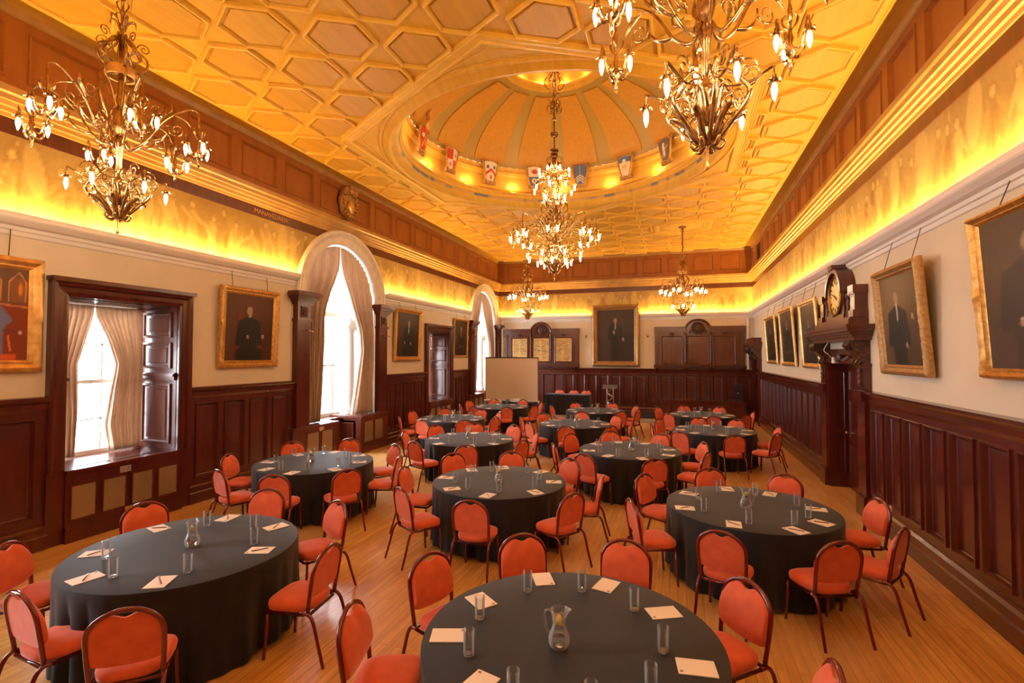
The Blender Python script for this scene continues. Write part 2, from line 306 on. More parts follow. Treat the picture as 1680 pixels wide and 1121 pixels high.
wl = tag(cdt_wall('wall_left', PL, YB, D, 0, H, [rect_h(*w) for w in RW] + [arch_h(c, z0=.02) for c in ARCH], M['cream']), kind='structure')
wr = tag(cdt_wall('wall_right', PR, YB, D, 0, H, [rect_h(a, b, .002, DH) for a, b in DOORS], M['cream']), kind='structure')
we = tag(cdt_wall('wall_end', PE, 0, W, 0, H, [], M['cream']), kind='structure')
wb = tag(cdt_wall('wall_back', PB, 0, W, 0, H, [], M['cream']), kind='structure')
mb = MB(); mb.box(-1.2, W + 1.2, YB - .1, D + .1, -.12, 0); tag(mb.build('floor', M['floor']), kind='structure')

# --- murals: painted canvases between ledge and cornice, in muted golds
def mural(name, P, s0, s1, skip, seed, parent):
    rnd = random.Random(seed); ds = .03; z0, z1 = 4.2, 5.23
    S = np.arange(s0, s1 + 1e-6, (s1 - s0) / round((s1 - s0) / ds)); Z = np.linspace(z0, z1, 36)
    sg, zg = np.meshgrid(S, Z, indexing='ij'); u = (zg - z0) / (z1 - z0)
    tone = .5 + .06 * np.sin(sg * 2.1 + seed) + .05 * np.sin(sg * 5.3 + zg * 3) + .04 * np.sin(zg * 9 + np.sin(sg * 3) * 2)
    def blob(cx, cz, rx, rz, v, rot=0, soft=.35):
        nonlocal tone
        dx, dz = sg - cx, zg - cz; c, s_ = math.cos(rot), math.sin(rot)
        q = np.sqrt(((dx * c + dz * s_) / rx) ** 2 + ((-dx * s_ + dz * c) / rz) ** 2)
        w = np.clip((1 - q) / soft + .5, 0, 1); tone = tone * (1 - w) + (tone * .25 + v * .75) * w
    s = s0 + .2
    while s < s1 - .2:
        if rnd.random() < .22:                                     # a light opening, banner or tree between the figures
            blob(s, z0 + .62 + rnd.random() * .1, .10 + .08 * rnd.random(), .34, .72 + .1 * rnd.random(), rnd.uniform(-.2, .2), .15)
            s += .3; continue
        sc_ = rnd.uniform(.8, 1.05); v = rnd.choice([.36, .42, .60, .68, .40, .64]); b = z0 + rnd.uniform(-.06, .1)
        blob(s, b + .30 * sc_, .155 * sc_, .38 * sc_, .30, 0, .3); blob(s, b + .28 * sc_, .13 * sc_, .34 * sc_, v, rnd.uniform(-.06, .06))          # robe or legs
        blob(s + rnd.uniform(-.02, .02), b + .62 * sc_, .10 * sc_, .18 * sc_, v + rnd.uniform(-.12, .14))
        hx = s + rnd.uniform(-.03, .03); blob(hx, b + .86 * sc_, .062, .078, .36, 0, .5); blob(hx, b + .85 * sc_, .044, .058, .86, 0, .25)
        for k in (-1, 1):                                          # arms, folds and staffs
            blob(s + k * .10, b + rnd.uniform(.52, .68) * sc_, .035, .15, v + .12, rnd.uniform(-1.2, 1.2), .4)
            blob(s + k * rnd.uniform(.02, .08), b + .25 * sc_, .014, .24, v - .15 * k, rnd.uniform(-.1, .1), .5)
        if rnd.random() < .3: blob(s + .14, b + .55, .010, .48, .80, rnd.uniform(-.5, .5), .5)
        s += rnd.uniform(.20, .42)
    g = np.clip(tone + .05 * np.random.default_rng(seed).standard_normal(tone.shape) * .4, .15, .95)
    g = np.clip((g - .5) * 1.5 + .5, .02, 1); lo = np.array([.22, .105, .018]); hi = np.array([.66, .48, .17])
    c = lo + (hi - lo) * g[..., None]
    mb = MB(); n, m_ = sg.shape
    mb.v = [P(float(sg[i, j]), float(zg[i, j]), .012) for i in range(n) for j in range(m_)]
    mb.c = [tuple(c[i, j]) for i in range(n) for j in range(m_)]
    for i in range(n - 1):
        for j in range(m_ - 1):
            cs, cz = (S[i] + S[i + 1]) / 2, (Z[j] + Z[j + 1]) / 2
            if any((cs - a) ** 2 + (cz - SPR) ** 2 < 1.5 ** 2 for a in skip): continue
            mb.f.append([i * m_ + j, (i + 1) * m_ + j, (i + 1) * m_ + j + 1, i * m_ + j + 1]); mb.m.append(0)
    return mb.build(name, M['mural'], parent, colors=True, recalc=False)
mural('mural', PL, YB, D, ARCH, 3, wl); mural('mural', PR, YB, D, [], 11, wr); mural('mural', PE, 0, W, [], 5, we)

# --- upper panelled band, mouldings, ledge, wainscot caps
BL = [(0, .05), (.006, .068), (.022, .068), (.036, .045), (.055, .012), (.075, .010)]
def upper(P, s0, s1, pitch, centre, parent, wide=None, vent=None):
    mb = MB(); ed = []; k0 = math.floor((s0 - centre) / pitch); k1 = math.ceil((s1 - centre) / pitch)
    k = k0
    while k < k1:
        a, b = centre + k * pitch, centre + (k + 1) * pitch
        if wide and k == -1: b += pitch; k += 1
        a, b = max(a + .11, s0 + .09), min(b - .11, s1 - .09)
        if b - a > .2: ed.append((a, b))
        k += 1
    panelling(mb, P, s0, s1, 5.74, H, ed, 5.90, 6.56, 0, .05, BL)
    return mb.build('upper_panelling', M['band'], parent)
upper(PL, YB, D, 1.085, CY, wl, wide=True); upper(PR, YB, D, 1.085, CY, wr); upper(PE, 0, W, 1.0, CX, we); upper(PB, 0, W, 1.0, CX, wb)
def run(name, prof, P, s0, s1, mt, m0=1, m1=1, parent=None, kind='structure'):
    mb = MB(); wextr(mb, P, prof, s0, s1, m0, m1)
    o = mb.build(name, mt, parent); return tag(o, kind=kind) if not parent else o
i_t = 1
for P, a, b in ((PL, YB, D), (PR, YB, D), (PE, 0, W), (PB, 0, W)):
    o = run('trim_%d' % i_t, BANDM, P, a, b, M['band_mould'])
    run('crown', CROWN, P, a, b, M['band_mould'], parent=o)
    mb = MB(); wbox(mb, P, a, b, 5.21, 5.41, 0, .03); mb.build('inscription_board', M['mahogany_mid'], o)
    i_t += 1
# small lettering on the dark board over the mural
def text(name, body, size, loc, rot, mt, parent=None, depth=.002, align='CENTER'):
    cu = bpy.data.curves.new(name, 'FONT'); cu.body = body; cu.size = size; cu.extrude = depth; cu.align_x = align; cu.align_y = 'CENTER'
    o = bpy.data.objects.new(name, cu); COL.objects.link(o); cu.materials.append(mt); o.location = loc; o.rotation_euler = rot
    if parent: o.parent = parent
    return o
M['letter'] = mat('faded_letter_paint', (.42, .20, .09), .6)
text('lettering', 'MANAVEDREN', .13, (.033, 7.95, 5.31), (PI / 2, 0, PI / 2), M['letter'], wl)

led_spans = [(ARCH[0] + 1.69, ARCH[1] - 1.69), (ARCH[1] + 1.69, ARCH[2] - 1.69)]
for a, b in led_spans: run('trim_%d' % i_t, LEDGE, PL, a, b, M['ledge'], 0, 0); i_t += 1
run('trim_%d' % i_t, LEDGE, PR, YB, D, M['ledge']); i_t += 1
run('trim_%d' % i_t, LEDGE, PE, 0, 4.30, M['ledge'], 0, 0); i_t += 1
run('trim_%d' % i_t, LEDGE, PE, 6.34, W, M['ledge'], 0, 1); i_t += 1
run('trim_%d' % i_t, LEDGE, PB, 0, W, M['ledge']); i_t += 1

# --- wainscot
def wains(P, s0, s1, n, parent, gap=.10, skirt=None, loops=WLOOP, name='wainscot'):
    mb = MB(); panelling(mb, P, s0, s1, .30, 1.78, split(s0, s1, n, gap, .07), .40, 1.68, gap, .05, loops)
    wextr(mb, P, CAP, s0, s1)
    o = mb.build(name, M['mahogany'], parent)
    mb = MB(); wextr(mb, P, SKIRT, s0, s1); s = mb.build('baseboard', M['mahogany'], parent)
    return o
wains(PL, 2.66, 4.25, 1, wl, .10); wains(PL, 6.22, 8.61, 4, wl); wains(PL, 12.07, 14.46, 5, wl); wains(PL, 16.42, 18.02, 3, wl)
wains(PR, YB, 9.03, 17, wr); wains(PR, 11.47, 19.53, 14, wr); wains(PE, 0, W, 21, we); wains(PB, 0, W, 21, wb)
for a, b in DOORS:                                            # wall beside the doorcases
    pass

# --- arched windows
def arch_window(i, c):
    root = empty('window_%d' % i, (0, 0, 0), kind='structure')
    # architrave: moulded ring round the arch
    prof = [(AR, -.02), (AR, .03), (AR + .03, .05), (AR + .05, .03), (AR + .17, .035), (AR + .19, .07), (AR + .24, .075), (AR + .25, .10), (AR + .31, .11), (AR + .335, .08), (AR + .335, 0)]
    mb = MB(); rings = []
    for k in range(49):
        a = PI * k / 48
        rings.append([PL(c - r * math.cos(a), SPR + r * math.sin(a), d) for r, d in prof])
    mb.loops(rings, False)
    for k in range(60):                                           # carved bead course
        a = PI * (k + .5) / 60; r = AR + .215
        mb.ball(PL(c - r * math.cos(a), SPR + r * math.sin(a), .08), .022, .026, .026, 6, 4)
    mb.build('architrave', M['archwhite'], root, smooth='auto')
    # soffit and jambs
    mb = MB(); path = [(c - AR, 0)] + [(c - AR * math.cos(PI * k / 32), SPR + AR * math.sin(PI * k / 32)) for k in range(33)] + [(c + AR, 0)]
    mb.loops([[PL(s, z, 0) for s, z in path], [PL(s, z, -.95) for s, z in path]], False)
    mb.build('reveal', M['archwhite'], root, smooth='auto', recalc=False)
    # pilasters with moulded caps
    for sd in (-1, 1):
        e = c + sd * AR; a, b = (e - .37, e + .02) if sd < 0 else (e - .02, e + .37)
        mb = MB()
        wbox(mb, PL, a, b, .0, 3.22, 0, .13); wbox(mb, PL, a - .02, b + .02, 3.22, 3.28, 0, .16); wbox(mb, PL, a + .01, b - .01, 3.28, 3.58, 0, .13)
        for j, (zz, ex) in enumerate(((3.58, .02), (3.62, .05), (3.66, .08), (3.70, .13), (3.76, .17), (3.82, .15))):
            wbox(mb, PL, a - ex, b + ex, zz, (3.62, 3.66, 3.70, 3.76, 3.82, 3.86)[j], 0, .13 + ex)
        m_ = (a + b) / 2
        wbox(mb, PL, a - .03, b + .03, 0, .875, 0, .145)
        o = mb.build('pilaster', M['mahogany'], root)
        mb = MB(); panel(mb, PL, m_ - .10, m_ + .10, 3.31, 3.55, [(0, .13), (.0, .15), (.02, .15), (.03, .135)])
        for k in range(8):
            a2 = k * PI / 4; mb.ball(PL(m_ + .045 * math.cos(a2), 3.43 + .06 * math.sin(a2), .15), .02, .025, .03, 6, 4)
        mb.ball(PL(m_, 3.43, .155), .03, .03, .035, 6, 4)
        mb.build('carved_tablet', M['carved'], o)
        mb = MB(); mb.tube([PL(m_ + .05, 3.02, .13), PL(m_ + .05, 3.04, .2), PL(m_ + .16, 3.0, .24)], .014); mb.build('curtain_bracket', M['bronze'], o)
    # window seat boxes with grilles
    for k, (a, b, gr) in enumerate(((c - 1.86, c - .42, [(c - 1.42, c - 1.07), (c - .95, c - .60)]), (c + .50, c + 1.74, [(c + .66, c + 1.02), (c + 1.12, c + 1.48)]))):
        mb = MB(); wbox(mb, PL, a, b, 0, .88, -.9, .16); wbox(mb, PL, a - .02, b + .02, .88, .94, -.9, .20); wbox(mb, PL, a - .01, b + .01, 0, .16, -.5, .19)
        P2 = (lambda s, z, d, bb=a: (-.72 + s, bb - d, z)) if k else None
        if k: panel(mb, P2, 0, .72, .2, .82, [(0, 0), (.05, 0), (.06, .015), (.09, .015), (.10, .006), (.11, .005)])
        for g0, g1 in gr: panel(mb, PL, g0 - .03, g1 + .03, .24, .80, [(0, .16), (0, .175), (.02, .175), (.03, .163)], False)
        o = mb.build('seat_box', M['mahogany_mid'], root)
        for g0, g1 in gr:
            mb = MB(); wbox(mb, PL, g0, g1, .27, .77, .15, .166); mb.build('grille', M['lattice'], o)
    mb = MB(); wbox(mb, PL, c - .42, c + .50, 0, .86, -.9, -.45); wbox(mb, PL, c - .42, c + .50, .86, .90, -.9, -.42); mb.build('window_seat', M['mahogany_mid'], root)
    # three-light window: columns, mullions, fan bars
    mb = MB(); x = -.86
    def bar(s0, z0, s1, z1, w=.022, t=.03):
        a = Vector((s1 - s0, z1 - z0)); n = Vector((-a[1], a[0])).normalized() * w
        pts = [(s0 + n[0], z0 + n[1]), (s1 + n[0], z1 + n[1]), (s1 - n[0], z1 - n[1]), (s0 - n[0], z0 - n[1])]
        mb.loops([[PL(p[0], p[1], x) for p in pts], [PL(p[0], p[1], x + t) for p in pts]], True, True, True)
    for s in (-1.33, -.86, -.62, .62, .86, 1.33): bar(c + s, .9, c + s, 3.55 if abs(s) < 1.3 else 3.9, .035, .06)
    bar(c - 1.36, .95, c + 1.36, .95, .05, .08); bar(c - 1.36, 3.55, c + 1.36, 3.55, .06, .10); bar(c - 1.36, 2.22, c + 1.36, 2.22, .028, .05)
    for s in (-.31, 0, .31): bar(c + s, .95, c + s, 3.5, .011)
    for s in (-1.1, 1.1): bar(c + s, .95, c + s, 3.5, .011)
    for z in (1.55, 2.85): bar(c - 1.33, z, c + 1.33, z, .011)
    for k in range(1, 6): a = PI * k / 6; bar(c, 3.6, c + 1.3 * math.cos(a), 3.6 + 1.5 * math.sin(a), .011)
    for r in (.55, 1.0, 1.34):
        pr = [(c + r * math.cos(PI * k / 24), 3.6 + r * 1.15 * math.sin(PI * k / 24)) for k in range(25)]
        for p, q in zip(pr, pr[1:]): bar(*p, *q, .011 if r < 1.3 else .04)
    mb.build('window_bars', M['white_paint'], root)
    for s in (-1.0, 1.0):
        mb = MB(); q = (-.62, c + s, 0)
        mb.lathe([(.22, .94), (.22, .98), (.20, 1.0), (.215, 1.03), (.20, 1.06), (.18, 1.09), (.175, 1.2), (.165, 2.4), (.15, 3.1), (.165, 3.13), (.15, 3.15), (.155, 3.2)], q, 28, True, True)
        mb.box(-.86, -.40, c + s - .22, c + s + .22, 3.32, 3.42); mb.box(-.84, -.42, c + s - .19, c + s + .19, 3.2, 3.32)
        for k in (-1, 1):
            mb.lathe([(.075, -.2), (.085, -.19), (.085, .19), (.075, .2)], (0, 0, 0), 14, True, True, Matrix.Translation((-.63, c + s + k * .17, 3.24)) @ Matrix.Rotation(PI / 2, 4, 'Y'))
        mb.build('column', M['white_paint'], root, smooth='auto')
    mb = MB(); wbox(mb, PL, c - 1.36, c + 1.36, .9, 5.22, -.88, -.876); mb.build('pane', M['pane'], root)
    return root
for i, c in enumerate(ARCH): arch_window(i + 3, c)

# --- square windows with panelled reveals
def sash_window(i, s0, s1, z0, z1):
    root = empty('window_%d' % i, kind='structure')
    mb = MB(); cs = [(0, .0), (0, .06), (.03, .075), (.06, .055), (.12, .06), (.14, .10), (.19, .12), (.21, .09), (.21, 0)]
    rings = []
    for (s, z, ds, dz) in ((s0, z0 - .0, -1, 0), (s0, z1, -1, 1), (s1, z1, 1, 1), (s1, z0, 1, 0)):
        rings.append([PL(s + ds * q, z + dz * q, d) for q, d in cs])
    mb.loops(rings, False, True, True); wbox(mb, PL, s0 - .23, s1 + .23, z1 + .19, z1 + .25, 0, .15)
    mb.build('casing', M['mahogany'], root)
    # base with grilles
    mb = MB(); wbox(mb, PL, s0 - .22, s0 + .0, 0, z0, 0, .09); wbox(mb, PL, s1, s1 + .22, 0, z0, 0, .09)
    wbox(mb, PL, s0 - .02, s1 + .02, 0, z0 - .05, -.1, .12); wbox(mb, PL, s0 - .03, s1 + .03, 0, .17, 0, .15); wbox(mb, PL, s0 - .02, s1 + .02, .17, .20, 0, .14)
    w = (s1 - s0) / 4; gr = [(s0 + w * k + .055, s0 + w * (k + 1) - .055) for k in range(4)]
    for a, b in gr: panel(mb, PL, a - .03, b + .03, .27, .76, [(0, .12), (0, .135), (.02, .135), (.03, .123)], False)
    o = mb.build('window_base', M['mahogany'], root)
    for a, b in gr:
        mb = MB(); wbox(mb, PL, a, b, .30, .73, .11, .124); mb.build('grille', M['lattice'], o)
    mb = MB(); wbox(mb, PL, s0 - .03, s1 + .03, z0 - .05, z0, -.88, .155)
    sl = mb.build('sill', M['mahogany'], root)
    mb = MB()
    for a, b in ((s0 + .22, s0 + .62), (s0 + .70, s0 + 1.05), (s0 + 1.08, s0 + 1.42)): wbox(mb, PL, a, b, z0, z0 + .006, -.10, -.03)
    mb.build('vent', M['black'], sl)
    # reveals: panelled shutters
    for nm, y, sg in (('shutter', s0, 1), ('shutter', s1, -1)):
        P2 = lambda s, z, d, y=y, sg=sg: (-s, y + sg * d, z)
        mb = MB(); wbox(mb, P2, -.02, .88, z0, z1, -.06, 0)
        for a, b in ((z0 + .08, 2.02), (2.27, 2.70), (2.78, 3.20)): panel(mb, P2, .10, .74, a, b, [(0, .0), (0, .03), (.03, .035), (.05, .01), (.09, .008), (.10, .02)])
        wbox(mb, P2, .0, .80, 2.08, 2.20, 0, .035); wbox(mb, P2, -.0, .82, 2.14, 2.18, 0, .06)
        mb.build(nm, M['mahogany_mid'], root)
    mb = MB(); wbox(mb, PL, s0, s1, z1, z1 + .05, -.88, .02)
    for k in range(20): wbox(mb, PL, s0 + .04 + k * .075, s0 + .08 + k * .075, z1 - .012, z1, -.80, -.05)
    mb.build('head_board', M['mahogany_mid'], root)
    mb = MB(); x = -.86
    for a, b, c_, d in ((s0, s1, z0, z0 + .07), (s0, s1, z1 - .06, z1), (s0, s0 + .07, z0, z1), (s1 - .07, s1, z0, z1), (s0, s1, 2.05, 2.11)): wbox(mb, PL, a, b, c_, d, x, x + .05)
    m_ = s0 + (s1 - s0) * .62
    for a in (s0 + (s1 - s0) * .31, m_): wbox(mb, PL, a - .011, a + .011, z0, z1, x + .01, x + .04)
    for z in (1.5, 2.66): wbox(mb, PL, s0, s1, z - .011, z + .011, x + .01, x + .04)
    mb.build('sash', M['white_paint'], root)
    mb = MB(); wbox(mb, PL, s0, s1, z0, z1, -.868, -.864); mb.build('pane', M['pane'], root)
    return root
for i, w in enumerate(RW): sash_window(i + 1, *w)
w1 = bpy.data.objects['window_1']
def socket(P, s, z, d, w, h, mt, parent=None):
    mb = MB(); wbox(mb, P, s - w / 2, s + w / 2, z - h / 2, z + h / 2, d, d + .012); o = mb.build('socket_plate', mt, parent)
    mb = MB()
    for k in ((-.25, .25) if w > h * 1.3 else (0,)):
        for q in (-1, 1): wbox(mb, P, s + k * w + q * .012 - .004, s + k * w + q * .012 + .004, z - .022, z - .01, d + .012, d + .014)
        wbox(mb, P, s + k * w - .004, s + k * w + .004, z + .005, z + .02, d + .012, d + .014)
    mb.build('pin_hole', M['black'], o); return o
tag(socket(PL, 5.18, .83, .12, .15, .09, M['steel']), 'double steel power socket under the first window sill', 'socket')
tag(socket(PL, 5.22, .235, .135, .09, .09, M['brass_plate']), 'brass single socket low on the first window base', 'socket')
tag(socket(PL, 9.36, .83, .16, .14, .09, M['steel']), 'steel double socket on the box under the arched window', 'socket')
tag(socket(PR, 8.05, .42, .11, .07, .11, M['steel']), 'small steel socket low on the wainscot beside the clock door', 'socket')

# --- exterior seen through the windows
M['brick_pink'] = noise_mix(mat('pink_render', (.6, .3, .22), .8), (.075, .034, .030), (.11, .055, .045), (1, 1, 1), 1.2, 3)
M['stone_out'] = mat('pale_stone', (.14, .12, .11), .8); M['win_out'] = mat('dull_green_glass', (.02, .05, .05), .3)
def facade(name, x, y0, y1, z0, z1, label, mt):
    b = empty(name, (x, (y0 + y1) / 2, z0), label=label, cat='building'); b0 = Vector(b.location)
    def sub(nm, mb, m_, parent):
        mb.v = [(p[0] - b0.x, p[1] - b0.y, p[2] - b0.z) for p in mb.v]; return mb.build(nm, m_, parent)
    mb = MB(); mb.box(x - 6, x, y0, y1, z0, z1); wall = sub('wall', mb, mt, b)
    mb = MB(); mb.box(x, x + .35, y0, y1, z1 - .3, z1 + .1); mb.box(x, x + .2, y0, y1, z1 - 2.6, z1 - 2.4); sub('cornice', mb, M['stone_out'], b)
    n = max(2, int((y1 - y0) / 2.2)); w = (y1 - y0) / n
    for k in range(n):
        for j in range(2):
            yc = y0 + w * (k + .5); zt = z1 - .7 - j * 2.6
            mb = MB(); mb.box(x, x + .12, yc - .55, yc + .55, zt - 1.5, zt + .1); f = sub('window', mb, M['stone_out'], b)
            mb = MB(); mb.box(x + .1, x + .14, yc - .4, yc + .4, zt - 1.35, zt - .05); sub('window_glass', mb, M['win_out'], f)
facade('building', -17, -6, 8.5, -5, 1.15, 'pink rendered house seen low through the first window', M['brick_pink'])
facade('building', -19, 22, 38, -5, .6, 'pale stone building seen through the arched window', M['stone_out'])
mb = MB(); mb.box(-40, -1.2, -30, 60, -5.1, -5); tag(mb.build('ground', M['grey']), kind='structure')
# ------------------------------------------------------------------ ceiling
def PC(s, z, d): return (s, z, H - d)
RR = 3.42
ce = tag(cdt_wall('ceiling', PC, -.02, W + .02, YB - .02, D + .02, [[(CX + RR * math.cos(2 * PI * k / 72), CY + RR * math.sin(2 * PI * k / 72)) for k in range(72)]], M['ceil']), kind='structure')
def hexpts(c, R): return [Vector((c[0] + R * math.cos(PI / 2 + k * PI / 3), c[1] + R * math.sin(PI / 2 + k * PI / 3))) for k in range(6)]
def inset(poly, d):
    n = len(poly); out = []
    for i in range(n):
        a, b, c = poly[i - 1], poly[i], poly[(i + 1) % n]
        e1 = (b - a).normalized(); e2 = (c - b).normalized(); n1 = Vector((-e1[1], e1[0])); n2 = Vector((-e2[1], e2[0]))
        k = 1 + n1.dot(n2)
        if k < .15: return None
        out.append(b + (n1 + n2) * (d / k))
    return out
def clip(poly, p0, n):
    out = []
    for i in range(len(poly)):
        a, b = poly[i], poly[(i + 1) % len(poly)]; da, db = (a - p0).dot(n), (b - p0).dot(n)
        if da >= 0: out.append(a)
        if da * db < 0: out.append(a + (b - a) * (da / (da - db)))
    res = []
    for p in out:
        if not res or (p - res[-1]).length > .02: res.append(p)
    if len(res) > 2 and (res[0] - res[-1]).length < .02: res.pop()
    return res
def area(p): return .5 * sum(p[i][0] * p[(i + 1) % len(p)][1] - p[(i + 1) % len(p)][0] * p[i][1] for i in range(len(p)))
ROSES = [(2.65, 3.35), (7.99, 3.35), (2.65, 17.33), (7.99, 17.33)]
mb = MB()
big = hexpts((CX, CY), 4.36); avoid = [((CX, CY), 4.40)] + [(r, 1.14) for r in ROSES]
HL = [(0, 0), (.003, .040), (.012, .058), (.028, .060), (.040, .045), (.048, .012), (.085, .006), (.088, .028), (.10, .032)]
for k in range(-5, 6):
    for j in range(-12, 12):
        c = Vector((CX + k * .893, CY + (j if k % 2 else j + .5) * 1.07)); poly = hexpts(c, .50)
        if c.y < YB - .3 or c.y > D + .2: continue
        for ctr, R in avoid:
            if len(poly) < 3: break
            ctr = Vector(ctr)
            if (c - ctr).length > R + .6: continue
            ap = R * math.cos(PI / 6); best = max(range(6), key=lambda q: (c - ctr).dot(Vector((math.cos(q * PI / 3), math.sin(q * PI / 3)))))
            nn = Vector((math.cos(best * PI / 3), math.sin(best * PI / 3)))
            poly = clip(poly, ctr + nn * ap, nn)
        if len(poly) >= 3: poly = clip(poly, Vector((0, D - .34)), Vector((0, -1)))
        if len(poly) >= 3: poly = clip(poly, Vector((0, YB + .34)), Vector((0, 1)))
        if len(poly) < 3 or area(poly) < .10: continue
        R_ = []
        for ins, d in HL:
            q = inset(poly, ins)
            if q is None: break
            R_.append([PC(p[0], p[1], d) for p in q])
        if len(R_) == len(HL):
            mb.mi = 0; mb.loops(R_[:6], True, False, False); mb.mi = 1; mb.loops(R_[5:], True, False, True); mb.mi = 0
def hexband(ctr, R, loops):
    P6 = hexpts(ctr, R); mb.loops([[PC(p[0], p[1], d) for p in inset(P6, ins)] for ins, d in loops])
hexband((CX, CY), 4.40, [(0, 0), (0, .05), (.03, .065), (.05, .045), (.07, .045), (.08, .03), (.16, .03), (.17, .05), (.20, .05), (.215, .0)])
for r in ROSES:
    hexband(r, 1.14, [(0, 0), (0, .03), (.03, .035), (.04, 0)]); hexband(r, 1.04, [(0, 0), (.01, .05), (.05, .06), (.08, .04), (.12, .035), (.14, .01), (.17, 0)])
    hexband(r, .80, [(0, 0), (.01, .02), (.03, .02), (.04, 0)])
    mb.lathe([(.55, H), (.54, H - .02), (.50, H - .03), (.47, H - .015), (.2, H - .012), (.0, H - .012)], (r[0], r[1], 0), 36)
for a, b, c_, d in ((.33, .345, YB, D), (W - .345, W - .33, YB, D)):       # thin border beads
    mb.box(a, b, c_, d, H - .012, H)
    # spandrel beads at the six corners round the dome
for k in range(6):
    a0 = PI / 2 + k * PI / 3; pts = []
    v = Vector((CX + 3.98 * math.cos(a0), CY + 3.98 * math.sin(a0)))
    e1 = [Vector((CX + 3.68 * math.cos(a0 + t), CY + 3.68 * math.sin(a0 + t))) for t in np.linspace(-.36, .36, 15)]
    loop = [v] + e1
    mb.tube([PC(p[0], p[1], .0) for p in loop + [v]], .013, 5)
mb.build('ceiling_moulding', [M['ceil_lit_edge'], M['ceil_dark']], ce)

# ------------------------------------------------------------------ dome
def ring_obj(name, prof, m_, parent, seg=96, smooth='auto'):
    mb = MB(); mb.lathe(prof, (CX, CY, 0), seg); return mb.build(name, m_, parent, smooth=smooth, recalc=False)
dm = ring_obj('dome_rim', [(3.66, H), (3.64, 6.72), (3.60, 6.715), (3.57, 6.74), (3.52, 6.71), (3.46, 6.665), (3.40, 6.67), (3.36, 6.71), (3.31, 6.75), (3.28, 6.80)], M['ceil'], ce)
ring_obj('frieze_band', [(3.28, 6.80), (3.27, 6.82), (3.265, 6.865)], M['frieze_blue'], dm)
ring_obj('drum', [(3.265, 6.865), (3.24, 6.87), (3.235, 6.94), (3.20, 6.97), (3.19, 7.0), (3.21, 7.02), (3.42, 7.04), (3.42, 7.08), (3.36, 7.10), (3.31, 7.18), (3.28, 7.44), (3.24, 7.48), (3.23, 7.50), (3.17, 7.51), (3.16, 7.54), (3.18, 7.56), (3.15, 7.60), (3.12, 7.64)], M['ceil'], dm)
def dpt(a, az, off=0):
    r = 3.12 * math.cos(a); z = 7.64 + 1.30 * math.sin(a); n = Vector((math.cos(a), math.sin(a) * 2.2)).normalized()
    r -= off * n[0]; z -= off * n[1]
    return (CX + r * math.cos(az), CY + r * math.sin(az), z)
AM = math.acos(1.15 / 3.12)
mb = MB(); mb.loops([[dpt(AM * i / 20, 2 * PI * k / 90) for k in range(90)] for i in range(21)]); mb.build('dome_shell', M['dome_stripe'], dm, smooth=True, recalc=False)
for q in range(15):
    az = PI / 2 + q * 2 * PI / 15; hw = PI / 15 * .70; mb = MB()
    na, nz = 18, 8
    g = [[dpt(AM * (.07 + .86 * i / na), az - hw + 2 * hw * j / nz, .035) for j in range(nz + 1)] for i in range(na + 1)]
    g0 = [[dpt(AM * (.07 + .86 * i / na), az - hw + 2 * hw * j / nz, -.01) for j in range(nz + 1)] for i in range(na + 1)]
    mb.loops(g, False)
    edge = lambda G: [G[0][j] for j in range(nz + 1)] + [G[i][nz] for i in range(1, na + 1)] + [G[na][j] for j in range(nz - 1, -1, -1)] + [G[i][0] for i in range(na - 1, 0, -1)]
    mb.loops([edge(g), edge(g0)]); mb.build('dome_panel', M['dome_panel'], dm, recalc=True)
oc = ring_obj('oculus_rim', [(1.16, 8.86), (1.20, 8.82), (1.16, 8.79), (1.10, 8.80), (1.05, 8.83), (.98, 8.83), (.96, 8.87), (1.0, 8.90), (1.08, 8.91), (1.1, 8.95), (1.08, 9.0)], M['ceil'], dm)
ring_obj('lantern_shell', [(1.08, 9.0)] + [(1.08 * math.cos(PI / 2 * i / 10), 9.0 + .42 * math.sin(PI / 2 * i / 10)) for i in range(1, 10)] + [(.01, 9.42)], M['dome_panel'], dm)

# ------------------------------------------------------------------ painting helper (pictures, shields)
class Paint:
    def __init__(s, nu, nv, bg):
        s.U, s.V = np.meshgrid(np.linspace(0, 1, nu), np.linspace(0, 1, nv), indexing='ij'); s.c = np.ones(s.U.shape + (3,)) * np.array(bg)
    def mix(s, w, col, k=1): s.c = s.c * (1 - w[..., None] * k) + np.array(col) * w[..., None] * k
    def e(s, cx, cy, rx, ry, col, rot=0, soft=.2, k=1):
        dx, dy = s.U - cx, s.V - cy; c, n = math.cos(rot), math.sin(rot)
        q = np.sqrt(((dx * c + dy * n) / rx) ** 2 + ((-dx * n + dy * c) / ry) ** 2); s.mix(np.clip((1 - q) / soft + .5, 0, 1), col, k); return s
    def r(s, x0, x1, y0, y1, col, soft=.01, k=1):
        w = np.clip((s.U - x0) / soft + .5, 0, 1) * np.clip((x1 - s.U) / soft + .5, 0, 1) * np.clip((s.V - y0) / soft + .5, 0, 1) * np.clip((y1 - s.V) / soft + .5, 0, 1); s.mix(w, col, k); return s
    def line(s, x0, y0, x1, y1, w_, col, k=1):
        L = math.hypot(x1 - x0, y1 - y0); t = np.clip(((s.U - x0) * (x1 - x0) + (s.V - y0) * (y1 - y0)) / L / L, 0, 1)
        q = np.hypot(s.U - x0 - t * (x1 - x0), s.V - y0 - t * (y1 - y0)); s.mix(np.clip((w_ - q) / (w_ * .4) + .5, 0, 1), col, k); return s
